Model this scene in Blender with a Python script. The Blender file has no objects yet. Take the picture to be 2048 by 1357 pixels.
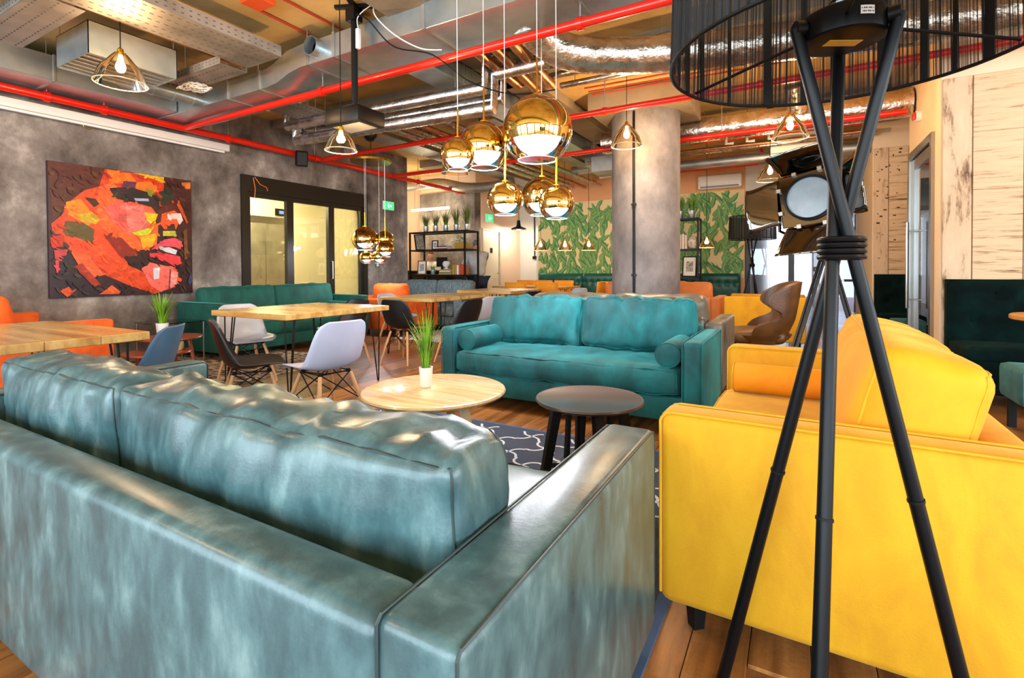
import bpy, bmesh, math, random
from mathutils import Vector, Matrix, noise
PI = math.pi
rnd = random.Random(7)
S = bpy.context.scene
COL = S.collection

# ------------------------------------------------------------------ camera
cam = bpy.data.objects.new('camera', bpy.data.cameras.new('camera'))
COL.objects.link(cam)
cam.data.sensor_fit = 'HORIZONTAL'; cam.data.sensor_width = 36.0
cam.data.lens = 1000.0 * 36.0 / 2048.0
cam.data.shift_y = -(678.5 - 553.7) / 2048.0
cam.data.clip_start = 0.02; cam.data.clip_end = 200
_yaw, _pit, _rol = math.radians(29.6), math.radians(.87), math.radians(.3)
F0 = Vector((-math.sin(_yaw), math.cos(_yaw), 0)); R0 = Vector((math.cos(_yaw), math.sin(_yaw), 0)); U0 = Vector((0, 0, 1))
Fv = F0 * math.cos(_pit) - U0 * math.sin(_pit); U1 = U0 * math.cos(_pit) + F0 * math.sin(_pit)
Rv = R0 * math.cos(_rol) - U1 * math.sin(_rol); Uv = U1 * math.cos(_rol) + R0 * math.sin(_rol)
M = Matrix.Identity(4)
for i in range(3):
    M[i][0] = Rv[i]; M[i][1] = Uv[i]; M[i][2] = -Fv[i]
M[2][3] = 1.10
cam.matrix_world = M
S.camera = cam

# ------------------------------------------------------------------ world, daylight, exposure
W = bpy.data.worlds.new('daylight'); S.world = W; W.use_nodes = True
_bg = W.node_tree.nodes['Background']
_bg.inputs[0].default_value = (.80, .90, 1, 1); _bg.inputs[1].default_value = 1.6
S.view_settings.view_transform = 'Standard'; S.view_settings.look = 'None'
S.view_settings.gamma = 1; S.view_settings.use_curve_mapping = False
S.view_settings.exposure = 0.34
S.cycles.use_denoising = True
S.cycles.max_bounces = 6; S.cycles.diffuse_bounces = 3; S.cycles.glossy_bounces = 4
S.cycles.transparent_max_bounces = 10
S.cycles.sample_clamp_indirect = 4.0
S.cycles.caustics_reflective = False; S.cycles.caustics_refractive = False

def area_light(name, loc, look, sx, sy, power, col):
    l = bpy.data.lights.new(name, 'AREA'); l.shape = 'RECTANGLE'; l.size = sx; l.size_y = sy
    l.energy = power; l.color = col
    o = bpy.data.objects.new(name, l); COL.objects.link(o); o.location = loc
    o.rotation_euler = Vector(look).to_track_quat('-Z', 'Y').to_euler()
    return o
# daylight arriving through the glazed wall behind the photographer, the glazed right flank and the corridor windows
for k in range(5):
    area_light('daylight_window', (-6.6 + 2.9 * k, -3.75, 1.75), (0, 1, 0), 2.4, 2.7, 150, (.74, .90, 1))
for k in range(3):
    area_light('daylight_side_window', (6.9, -2.0 + 2.6 * k, 1.75), (-1, 0, 0), 2.2, 2.7, 130, (.86, .94, 1))
area_light('daylight_corridor', (1.6, 15.0, 1.6), (-.25, -1, 0), 2.4, 2.8, 60, (.80, .94, 1))
area_light('daylight_corridor_end', (-.25, 21.6, 1.5), (0, -1, 0), 1.0, 2.4, 30, (.80, .94, 1))

def point(name, loc, power, col, r=.05, parent=None):
    l = bpy.data.lights.new(name, 'POINT'); l.energy = power; l.color = col; l.shadow_soft_size = r
    o = bpy.data.objects.new(name, l); COL.objects.link(o); o.location = loc
    if parent: o.parent = parent
    return o
WARM = (1, .70, .42); COOL = (.86, .9, 1)

# ------------------------------------------------------------------ materials
MATS = {}
def _new(name):
    m = bpy.data.materials.new(name); m.use_nodes = True; MATS[name] = m
    nt = m.node_tree; return m, nt, nt.nodes['Principled BSDF'], nt.nodes['Material Output']
def _set(b, **k):
    for a, v in k.items():
        b.inputs[a.replace('_', ' ')].default_value = v
def rgb(h):
    h = h.lstrip('#'); c = [int(h[i:i + 2], 16) / 255 for i in (0, 2, 4)]
    return tuple((x / 12.92 if x <= .04045 else ((x + .055) / 1.055) ** 2.4) for x in c) + (1,)
def plain(name, col, rough=.5, metal=0, sheen=0, coat=0, emit=None, es=0, spec=.5):
    m, nt, b, o = _new(name); c = rgb(col) if isinstance(col, str) else col
    b.inputs['Base Color'].default_value = c; b.inputs['Roughness'].default_value = rough; b.inputs['Metallic'].default_value = metal
    b.inputs['Specular IOR Level'].default_value = spec
    if sheen: b.inputs['Sheen Weight'].default_value = sheen; b.inputs['Sheen Roughness'].default_value = .4
    if coat: b.inputs['Coat Weight'].default_value = coat; b.inputs['Coat Roughness'].default_value = .1
    if emit: b.inputs['Emission Color'].default_value = rgb(emit); b.inputs['Emission Strength'].default_value = es
    return m
def noisy(name, cols, scale=(4, 4, 4), rough=.5, rough2=None, metal=0, bump=0, bscale=40, detail=6, sheen=0, dist=0, stops=None,
          coat=0, rand=0, bdist=.01, sheencol=None, warp=None, nrough=.6, coatr=.12, spec=.5):
    """colour ramp over stretched noise, optional bump; object coordinates"""
    m, nt, b, o = _new(name); N = nt.nodes; L = nt.links
    tc = N.new('ShaderNodeTexCoord'); mp = N.new('ShaderNodeMapping'); mp.inputs['Scale'].default_value = scale
    L.new(tc.outputs['Object'], mp.inputs[0])
    src = mp.outputs[0]
    if rand:
        oi = N.new('ShaderNodeObjectInfo'); ml = N.new('ShaderNodeMath'); ml.operation = 'MULTIPLY'; ml.inputs[1].default_value = 40
        L.new(oi.outputs['Random'], ml.inputs[0]); va = N.new('ShaderNodeVectorMath'); va.operation = 'ADD'
        L.new(src, va.inputs[0]); L.new(ml.outputs[0], va.inputs[1]); src = va.outputs[0]
    tx = N.new('ShaderNodeTexNoise'); tx.inputs['Scale'].default_value = 1; tx.inputs['Detail'].default_value = detail
    tx.inputs['Distortion'].default_value = dist; tx.inputs['Roughness'].default_value = nrough
    L.new(src, tx.inputs['Vector'])
    cr = N.new('ShaderNodeValToRGB'); n = len(cols)
    st = stops or [.3 + .4 * i / (n - 1) for i in range(n)]
    while len(cr.color_ramp.elements) < n: cr.color_ramp.elements.new(.5)
    for e, c, s in zip(cr.color_ramp.elements, cols, st): e.position = s; e.color = rgb(c)
    L.new(tx.outputs['Fac'], cr.inputs[0]); colout = cr.outputs[0]
    if rand:
        hs = N.new('ShaderNodeHueSaturation'); mr = N.new('ShaderNodeMapRange')
        mr.inputs[3].default_value = 1 - rand; mr.inputs[4].default_value = 1 + rand
        L.new(oi.outputs['Random'], mr.inputs[0]); L.new(mr.outputs[0], hs.inputs['Value']); L.new(colout, hs.inputs['Color']); colout = hs.outputs[0]
    L.new(colout, b.inputs['Base Color'])
    b.inputs['Metallic'].default_value = metal; b.inputs['Roughness'].default_value = rough; b.inputs['Specular IOR Level'].default_value = spec
    if rough2 is not None:
        mr = N.new('ShaderNodeMapRange'); mr.inputs[1].default_value = .3; mr.inputs[2].default_value = .7
        mr.inputs[3].default_value = rough; mr.inputs[4].default_value = rough2
        L.new(tx.outputs['Fac'], mr.inputs[0]); L.new(mr.outputs[0], b.inputs['Roughness'])
    if sheen:
        b.inputs['Sheen Weight'].default_value = sheen; b.inputs['Sheen Roughness'].default_value = .35
        if sheencol: b.inputs['Sheen Tint'].default_value = rgb(sheencol)
    if coat: b.inputs['Coat Weight'].default_value = coat; b.inputs['Coat Roughness'].default_value = coatr
    if bump:
        t2 = N.new('ShaderNodeTexNoise'); t2.inputs['Scale'].default_value = bscale; t2.inputs['Detail'].default_value = 4
        L.new(src if warp else tc.outputs['Object'], t2.inputs['Vector'])
        bp = N.new('ShaderNodeBump'); bp.inputs['Strength'].default_value = bump; bp.inputs['Distance'].default_value = bdist
        L.new(t2.outputs['Fac'], bp.inputs['Height']); L.new(bp.outputs[0], b.inputs['Normal'])
    return m
def glass(name, tint='#ffffff', gloss=.12, rough=.02, ior=1.45):
    m, nt, b, o = _new(name); N = nt.nodes; L = nt.links
    t = N.new('ShaderNodeBsdfTransparent'); t.inputs[0].default_value = rgb(tint)
    g = N.new('ShaderNodeBsdfGlossy'); g.inputs['Roughness'].default_value = rough
    f = N.new('ShaderNodeFresnel'); f.inputs[0].default_value = ior
    a = N.new('ShaderNodeMath'); a.operation = 'ADD'; a.inputs[1].default_value = gloss
    L.new(f.outputs[0], a.inputs[0]); mx = N.new('ShaderNodeMixShader')
    L.new(a.outputs[0], mx.inputs[0]); L.new(t.outputs[0], mx.inputs[1]); L.new(g.outputs[0], mx.inputs[2]); L.new(mx.outputs[0], o.inputs[0])
    return m
def frosted(name, tint, diff=.3):
    m, nt, b, o = _new(name); N = nt.nodes; L = nt.links
    t = N.new('ShaderNodeBsdfTransparent'); g = N.new('ShaderNodeBsdfGlossy'); g.inputs['Roughness'].default_value = .05
    d = N.new('ShaderNodeBsdfTranslucent'); d.inputs[0].default_value = rgb(tint)
    m1 = N.new('ShaderNodeMixShader'); m1.inputs[0].default_value = diff; L.new(t.outputs[0], m1.inputs[1]); L.new(d.outputs[0], m1.inputs[2])
    f = N.new('ShaderNodeFresnel'); f.inputs[0].default_value = 1.4; m2 = N.new('ShaderNodeMixShader'); L.new(f.outputs[0], m2.inputs[0]); L.new(m1.outputs[0], m2.inputs[1]); L.new(g.outputs[0], m2.inputs[2])
    L.new(m2.outputs[0], o.inputs[0]); return m
def emit(name, col, s):
    m, nt, b, o = _new(name)
    b.inputs['Base Color'].default_value = rgb(col); b.inputs['Emission Color'].default_value = rgb(col); b.inputs['Emission Strength'].default_value = s
    return m

CONC = noisy('concrete_wall', ['#443b36', '#6f655f', '#8b827b', '#c4bbb1'], (1.7, 1.7, 1.4), .7, bump=.4, bscale=26, detail=15, dist=.1, stops=[.32, .45, .55, .69], nrough=.68)
COLC = noisy('column_concrete', ['#5a5658', '#7a7677', '#918c8b'], (3, 3, 2), .7, bump=.3, bscale=26, detail=13, dist=.1, nrough=.68)
CEIL = noisy('ceiling_concrete', ['#94784c', '#cca866', '#e0bc7a', '#e6ca94'], (.7, .8, 1), .85, bump=.3, bscale=12, detail=12, dist=.15, stops=[.3, .42, .55, .72])
BEAMC = noisy('beam_concrete', ['#6d6252', '#93856f', '#a89a80'], (1, 1, 1), .85, bump=.3, bscale=12, detail=9)
PEACH = noisy('peach_plaster', ['#e8c9b0', '#f0d8c2'], (1, 1, 1), .8)
WHITEW = noisy('white_plaster', ['#ddd9cf', '#ebe8e0'], (1, 1, 1), .8)
CREAM = noisy('cream_plaster', ['#dcc2a0', '#e6d0b2'], (1, 1, 1), .8)
LOBBYW = noisy('lobby_plaster', ['#e9e2c8', '#f2ecd6'], (.8, .8, .8), .6)
SUBFL = noisy('subfloor_oak', ['#6b4526', '#8a5a30', '#a06c3a'], (14, .9, 1), .4, detail=8)
OAK = noisy('oak_plank', ['#4d2f18', '#7d4f27', '#996432', '#ab763e'], (16, 1.2, 4), .32, .45, bump=.12, bscale=60, detail=8, rand=.28, coat=.15)
GALV = noisy('galvanised_steel', ['#a9b8be', '#bccad0', '#ced9dc'], (3, 3, 3), .30, metal=.8, detail=3)
GALVW = noisy('galvanised_dull', ['#9b9a96', '#bdbab3'], (4, 4, 4), .4, .55, metal=.85)
FOIL = noisy('foil_insulation', ['#b5a591', '#ddd2c2', '#efe6d8'], (9, 9, 9), .14, .34, metal=.95, bump=.8, bscale=22, bdist=.012)
LAG = noisy('foil_pipe_lagging', ['#a9a7a5', '#d8d4d0'], (7, 7, 7), .18, .38, metal=.95, bump=.5, bscale=34, bdist=.01)
COPP = noisy('copper_lagging', ['#b07a52', '#d39c72'], (8, 8, 8), .25, .4, metal=.9, bump=.3, bscale=30)
RED = plain('red_pipe_paint', '#e0200c', .28, coat=.4)
REDD = plain('red_conduit', '#b83c1c', .4)
BLACK = plain('black_metal', '#060709', .4, spec=.3)
BLACKM = plain('black_matte', '#070708', .6, spec=.25)
BLKPL = noisy('black_shell_plastic', ['#0c0e11', '#14171b'], (3, 3, 3), .42)
DARKFR = plain('dark_frame', '#15130f', .4)
WHITEP = plain('white_gloss_plastic', '#eeeae6', .35)
CHROME = plain('chrome', '#6b665f', .05, metal=1)
STEEL = plain('brushed_steel', '#a9a9a6', .28, metal=1)
GOLD = plain('gold_mirror', '#e6c069', .03, metal=1)
BRASS = plain('brass_rod', '#c9962c', .22, metal=1)
CLEAR = glass('clear_glass', '#f4f6ff', .03)
BOWL = frosted('bowl_glass', '#dfe4ff', .20)
AMBER = glass('amber_glass', '#fff0d4', .05)
PANE = glass('door_pane', '#f6f2dc', .04)
GREYSH = noisy('grey_shell_plastic', ['#a2a3ab', '#b2b3bb'], (3, 3, 3), .38)
LILAC = noisy('lilac_grey_shell_plastic', ['#aeb2cc', '#bcc0d6'], (3, 3, 3), .38)
BLUESH = noisy('slate_blue_shell_plastic', ['#3a5870', '#4a6c88'], (3, 3, 3), .38)
BEECH = noisy('beech_leg', ['#c08c5c', '#d9a877'], (30, 30, 3), .45)
LEATH = noisy('grey_leather', ['#2a4348', '#38555a', '#48676b', '#748f90'], (13, 13, 6), .27, .38, bump=.06, bscale=140, detail=9, dist=.15, stops=[.25, .43, .56, .78], coat=.18, coatr=.26)  # grey leather with the teal cast of the window daylight mixed into its colours
TANL = noisy('brown_grey_leather', ['#4b463c', '#6a6152', '#7d715f'], (5, 5, 5), .3, .45, bump=.15, bscale=60)
BRNL = noisy('brown_leather', ['#4a2c12', '#5e3a18', '#6d4620'], (5, 5, 5), .35, .5, bump=.12, bscale=60)
TEALV = noisy('teal_velvet', ['#003236', '#00474b', '#005d61', '#02777b'], (3.4, 3.4, 2.6), .75, detail=7, sheen=.38, dist=.5, stops=[.28, .42, .55, .74], sheencol='#6fd8d8', bump=.1, bscale=180)
TEALD = noisy('dark_teal_velvet', ['#004038', '#015248', '#026052'], (6, 6, 4), .75, detail=5, sheen=.4, dist=.3, sheencol='#5ec8b8')
YELV = noisy('yellow_velvet', ['#c78a05', '#d69d0a', '#e0ab12'], (5, 5, 2.6), .78, detail=7, sheen=.25, dist=.4, stops=[.3, .5, .72], sheencol='#fff0a0', bump=.1, bscale=160)
YELC = noisy('golden_velvet_cushion', ['#e88c00', '#f6a406'], (3, 3, 3), .75, detail=5, sheen=.35, dist=1.0, sheencol='#ffd870')
ORGV = noisy('orange_velvet', ['#c1480a', '#e05f10', '#ee7420'], (4, 4, 4), .75, detail=5, sheen=.3, dist=1.0, sheencol='#ffb070')
PEAV = noisy('apricot_velvet', ['#d8793a', '#ea9450'], (4, 4, 4), .75, detail=5, sheen=.3, dist=1.0, sheencol='#ffd0a0')
CHYEL = noisy('amber_chair_fabric', ['#e28a06', '#f09c12'], (4, 4, 4), .7, sheen=.2)
GREYF = noisy('grey_woven_fabric', ['#3c4a4e', '#5d6d70', '#7e8c8d'], (60, 60, 14), .8, detail=4)
BENCHV = noisy('bottle_green_velvet', ['#000b0b', '#021614', '#04211e'], (6, 6, 6), .9, sheen=.03, sheencol='#3f9a90', dist=.3, spec=.1)
STOOLV = noisy('teal_grey_velvet', ['#1c4a4e', '#2b6266', '#3c777a'], (6, 6, 6), .8, sheen=.25, sheencol='#7fc8c8', dist=.3)
LEATHD = plain('leather_seam', '#26393b', .45)
BENCHG = noisy('green_banquette_leather', ['#0d4a42', '#15665a'], (3, 3, 3), .35)
TABW = noisy('rustic_table_oak', ['#7d5a30', '#b08548', '#c4a060', '#d0b27a'], (1.2, 11, 6), .22, .34, detail=9, dist=.3, stops=[.22, .4, .58, .75], coat=.25, rand=.06)
BARK = noisy('waney_edge', ['#5d4a33', '#9a8257', '#c4ab77'], (8, 8, 20), .6, detail=8)
ASH = noisy('pale_ash_top', ['#d0a468', '#e6c48e', '#f0d8ac'], (2, 18, 4), .22, .32, detail=7, coat=.4)
WALN = noisy('reddish_walnut', ['#7a3418', '#9a4a22'], (3, 20, 4), .35, coat=.2)
DKTOP = noisy('dark_brown_lacquer', ['#2a1a14', '#3a251c'], (3, 3, 3), .3, coat=.3)
RUGB = noisy('rug_slate', ['#2d3644', '#3d4757'], (70, 70, 10), .9, bump=.3, bscale=240)
RUGW = plain('rug_cream_yarn', '#d9dbdd', .9)
RUGE = plain('rug_edge_blue', '#41587c', .9)
RUG2 = noisy('patterned_rug', ['#3a2d22', '#a08a6c', '#cfc3ab'], (9, 14, 9), .95, stops=[.4, .5, .56])
RUG3 = noisy('pale_pink_rug', ['#d8a0b4', '#efe8dc', '#e9e6e2'], (4, 4, 4), .95)
POT = plain('white_ceramic', '#e9eceb', .25, coat=.4)
TIN = plain('zinc_pot', '#b9bfc2', .35, metal=.8)
LEAF1 = noisy('grass_blade', ['#3b6d12', '#6fa31e', '#a3c43a'], (6, 6, 6), .5)
LEAF2 = noisy('grass_blade_dark', ['#3d4a14', '#5e6f20', '#7c8430'], (6, 6, 6), .5)
SOIL = plain('potting_soil', '#2a2019', .9)
PWOOD = noisy('distressed_white_board', ['#43301f', '#a98867', '#d0b391', '#dcc3a2'], (10, 10, 2.2), .7, bump=.2, bscale=25, detail=15, dist=.1, stops=[.33, .40, .46, .7], nrough=.7)
PWOOD2 = noisy('crossgrain_white_board', ['#50351f', '#b08d66', '#d2b48e', '#dcc29e'], (2.2, 2.2, 34), .7, bump=.2, bscale=25, detail=15, dist=.1, stops=[.32, .40, .46, .7], nrough=.7)
LAMPBASE = plain('lamp_black_satin', '#07080b', .38, spec=.22)
LENS = noisy('frosted_lens', ['#76848c', '#8f9ca3'], (6, 6, 6), .3)
BULBW = emit('warm_bulb', '#ffd9a0', 60)
BULBC = emit('cool_bulb', '#f2f4ff', 60)
FIL = emit('light_bar', '#fff0c8', 14)
EXIT = emit('exit_green', '#2fc46a', 1.6)
EXITW = emit('exit_white', '#e8fff0', 3.0)
BOOKC = [plain('book_cloth_%d' % i, c, .7) for i, c in enumerate(['#c94f2a', '#d8cfc0', '#b5862a', '#3f4a52', '#e5e0d6', '#8c2f2a', '#6f7d4a', '#2c3a4c'])]
# ------------------------------------------------------------------ helpers
def V(*a): return Vector(a)
class MB:
    def __init__(s): s.v = []; s.f = []
    def add(s, vs, fs):
        o = len(s.v); s.v += [tuple(p) for p in vs]; s.f += [tuple(i + o for i in f) for f in fs]; return s
    def box(s, x0, x1, y0, y1, z0, z1):
        vs = [(x, y, z) for z in (z0, z1) for y in (y0, y1) for x in (x0, x1)]
        return s.add(vs, [(0, 2, 3, 1), (4, 5, 7, 6), (0, 1, 5, 4), (2, 6, 7, 3), (0, 4, 6, 2), (1, 3, 7, 5)])
    def rbox(s, x0, x1, y0, y1, z0, z1, r=.02, seg=2):
        bm = bmesh.new(); bmesh.ops.create_cube(bm, size=1)
        for v in bm.verts: v.co = V((x0 + x1) / 2 + v.co.x * (x1 - x0), (y0 + y1) / 2 + v.co.y * (y1 - y0), (z0 + z1) / 2 + v.co.z * (z1 - z0))
        r = min(r, .49 * min(x1 - x0, y1 - y0, z1 - z0))
        bmesh.ops.bevel(bm, geom=bm.edges[:], offset=r, segments=seg, profile=.5, affect='EDGES')
        bm.verts.index_update()
        s.add([v.co[:] for v in bm.verts], [[v.index for v in f.verts] for f in bm.faces]); bm.free(); return s
    def tube(s, pts, r, n=8, caps=True, closed=False):
        pts = [Vector(p) for p in pts]; N = len(pts); rr = r if isinstance(r, (list, tuple)) else [r] * N
        rings = []; up = None
        for i, p in enumerate(pts):
            if closed: t = pts[(i + 1) % N] - pts[i - 1]
            else: t = pts[min(i + 1, N - 1)] - pts[max(i - 1, 0)]
            if t.length < 1e-9: t = V(0, 0, 1)
            t.normalize()
            if up is None:
                up = V(0, 0, 1) if abs(t.z) < .9 else V(1, 0, 0)
            a = up - t * up.dot(t)
            if a.length < 1e-6: a = t.orthogonal()
            a.normalize(); b = t.cross(a); up = a
            rings.append([p + (a * math.cos(2 * PI * k / n) + b * math.sin(2 * PI * k / n)) * rr[i] for k in range(n)])
        vs = [q for ring in rings for q in ring]; fs = []
        for i in range(N if closed else N - 1):
            j = (i + 1) % N
            for k in range(n):
                fs.append((i * n + k, i * n + (k + 1) % n, j * n + (k + 1) % n, j * n + k))
        if caps and not closed:
            fs.append(tuple(range(n - 1, -1, -1))); fs.append(tuple((N - 1) * n + k for k in range(n)))
        return s.add(vs, fs)
    def lathe(s, prof, n=24, c=(0, 0, 0), cap=True, axis=None):
        """prof [(r,z)] revolved about z through c (or about axis vector)"""
        R = Matrix.Identity(3) if axis is None else V(0, 0, 1).rotation_difference(Vector(axis)).to_matrix()
        vs = []; c = Vector(c)
        for r, z in prof:
            for k in range(n):
                vs.append(c + R @ V(r * math.cos(2 * PI * k / n), r * math.sin(2 * PI * k / n), z))
        fs = []
        for i in range(len(prof) - 1):
            for k in range(n):
                fs.append((i * n + k, i * n + (k + 1) % n, (i + 1) * n + (k + 1) % n, (i + 1) * n + k))
        if cap:
            if prof[0][0] > 1e-6: fs.append(tuple(range(n - 1, -1, -1)))
            if prof[-1][0] > 1e-6: fs.append(tuple((len(prof) - 1) * n + k for k in range(n)))
        return s.add(vs, fs)
    def cyl(s, p0, p1, r0, r1=None, n=12):
        return s.tube([p0, p1], [r0, r0 if r1 is None else r1], n)
    def poly(s, pts): return s.add(pts, [tuple(range(len(pts)))])
    def prism(s, pts, d):
        """polygon pts extruded by vector d"""
        n = len(pts); d = Vector(d); a = [Vector(p) for p in pts]
        return s.add(a + [p + d for p in a], [tuple(range(n - 1, -1, -1)), tuple(range(n, 2 * n))] + [(i, (i + 1) % n, n + (i + 1) % n, n + i) for i in range(n)])
    def grid(s, fn, nu, nv, closeu=False):
        vs = [fn(i / (nu if closeu else nu - 1), j / (nv - 1)) for j in range(nv) for i in range(nu)]; fs = []
        for j in range(nv - 1):
            for i in range(nu if closeu else nu - 1):
                i2 = (i + 1) % nu; fs.append((j * nu + i, j * nu + i2, (j + 1) * nu + i2, (j + 1) * nu + i))
        return s.add(vs, fs)
    def xf(s, m):
        s.v = [tuple(m @ Vector(p)) for p in s.v]; return s
    def build(s, name, mat, parent=None, loc=None, rot=None, smooth=35, kind=None, label=None):
        me = bpy.data.meshes.new(name); me.from_pydata(s.v, [], s.f)
        me.materials.append(mat)
        if smooth:
            me.polygons.foreach_set('use_smooth', [True] * len(me.polygons)); me.set_sharp_from_angle(angle=math.radians(smooth))
        me.update()
        return link(name, me, parent, loc, rot, kind, label)
def link(name, me, parent=None, loc=None, rot=None, kind=None, label=None):
    o = bpy.data.objects.new(name, me); COL.objects.link(o)
    if parent is not None: o.parent = parent
    if loc is not None: o.location = loc
    if rot is not None: o.rotation_euler = rot
    if kind: o['kind'] = kind
    if label: o['label'] = label
    return o
def fixn(o):
    bm = bmesh.new(); bm.from_mesh(o.data); bmesh.ops.recalc_face_normals(bm, faces=bm.faces[:]); bm.to_mesh(o.data); bm.free(); return o
def thing(name, label, cat, loc=(0, 0, 0), rz=0, group=None, rot=None):
    o = bpy.data.objects.new(name, None); COL.objects.link(o); o.empty_display_size = .1
    o.location = loc; o.rotation_euler = rot if rot else (0, 0, rz)
    o['label'] = label; o['category'] = cat
    if group: o['group'] = group
    return o
def tag(o, label, cat, group=None):
    o['label'] = label; o['category'] = cat
    if group: o['group'] = group
    return o
def copy_tree(o, parent=None):
    c = o.copy(); COL.objects.link(c); c.parent = parent
    for ch in list(o.children): copy_tree(ch, c)
    return c
def dup(o, loc, rz, label, mats=None):
    c = copy_tree(o); c.location = loc; c.rotation_euler = (0, 0, rz); c['label'] = label; return c
def struct(name, mb, mat, parent=None, smooth=0):
    o = mb.build(name, mat, parent, smooth=smooth)
    if parent is None: o['kind'] = 'structure'
    return o
def B(*a): return MB().box(*a)
def RB(*a, **k): return MB().rbox(*a, **k)
def arc(c, r, a0, a1, n, plane='xz'):
    out = []
    for i in range(n + 1):
        a = a0 + (a1 - a0) * i / n; x, y = r * math.cos(a), r * math.sin(a)
        out.append({'xz': (c[0] + x, c[1], c[2] + y), 'xy': (c[0] + x, c[1] + y, c[2]), 'yz': (c[0], c[1] + x, c[2] + y)}[plane])
    return out

# ---- soft cushions ------------------------------------------------
def cushion_fn(hx, hy, hz, r, bulge=(0, 0, 0), wr=0., wf=(3, 3, 3), seed=0, sag=0., pinch=0.):
    def f(a, b, c):
        p = V(a * hx, b * hy, c * hz); q = V(*(max(-(h - r), min(h - r, t)) for t, h in zip(p, (hx, hy, hz))))
        d = p - q
        if d.length > 1e-9: d.normalize(); p = q + d * r
        nrm = d.copy()
        A, Bb, C = 1 - a * a, 1 - b * b, 1 - c * c
        p.x += bulge[0] * a * Bb * C; p.y += bulge[1] * b * A * C; p.z += bulge[2] * c * A * Bb
        if pinch:
            p.x *= 1 - pinch * (1 - abs(b)) * 0 - pinch * .5 * C * abs(a) * (1 - A) ; p.z *= 1 - pinch * A * abs(c) * (1 - C)
        if wr:
            n1 = noise.noise(V(p.x * wf[0] + seed, p.y * wf[1] - seed, p.z * wf[2] + 3 * seed))
            n2 = noise.noise(V(p.x * wf[0] * 2.3 + seed, p.y * wf[1] * 2.3, p.z * wf[2] * 2.3 + seed))
            # folds radiate from the seams: stronger towards the rim
            e = .35 + .65 * max(abs(a) ** 4, abs(c) ** 4, abs(b) ** 4 * .5)
            w = wr * e * (n1 + .6 * n2)
            g = nrm if nrm.length > .1 else V(0, 1 if b > 0 else -1, 0)
            p += g * w
        p.z -= sag * A * (c + 1) * .5
        return p
    return f
def cushion(f, n=(18, 6, 10)):
    mb = MB(); idx = {}
    def sp(i, m): return math.sin((2 * i / m - 1) * PI / 2) * .35 + (2 * i / m - 1) * .65
    def vid(i, j, k):
        key = (i, j, k)
        if key not in idx:
            idx[key] = len(mb.v); mb.v.append(tuple(f(sp(i, n[0]), sp(j, n[1]), sp(k, n[2]))))
        return idx[key]
    for k in (0, n[2]):
        for i in range(n[0]):
            for j in range(n[1]):
                q = (vid(i, j, k), vid(i + 1, j, k), vid(i + 1, j + 1, k), vid(i, j + 1, k)); mb.f.append(q if k else q[::-1])
    for j in (0, n[1]):
        for i in range(n[0]):
            for k in range(n[2]):
                q = (vid(i, j, k), vid(i + 1, j, k), vid(i + 1, j, k + 1), vid(i, j, k + 1)); mb.f.append(q[::-1] if j else q)
    for i in (0, n[0]):
        for j in range(n[1]):
            for k in range(n[2]):
                q = (vid(i, j, k), vid(i, j + 1, k), vid(i, j + 1, k + 1), vid(i, j, k + 1)); mb.f.append(q if i else q[::-1])
    return mb
def seam(f, b, r=.006, n=26, s=1.0):
    """piping loop round the face b=+-1 of a cushion"""
    pts = []
    for i in range(n): pts.append(f(-1 + 2 * i / n, b, -1))
    for i in range(n // 2): pts.append(f(1, b, -1 + 4 * i / n))
    for i in range(n): pts.append(f(1 - 2 * i / n, b, 1))
    for i in range(n // 2): pts.append(f(-1, b, 1 - 4 * i / n))
    return MB().tube([p * s for p in pts], r, 5, closed=True)

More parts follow.
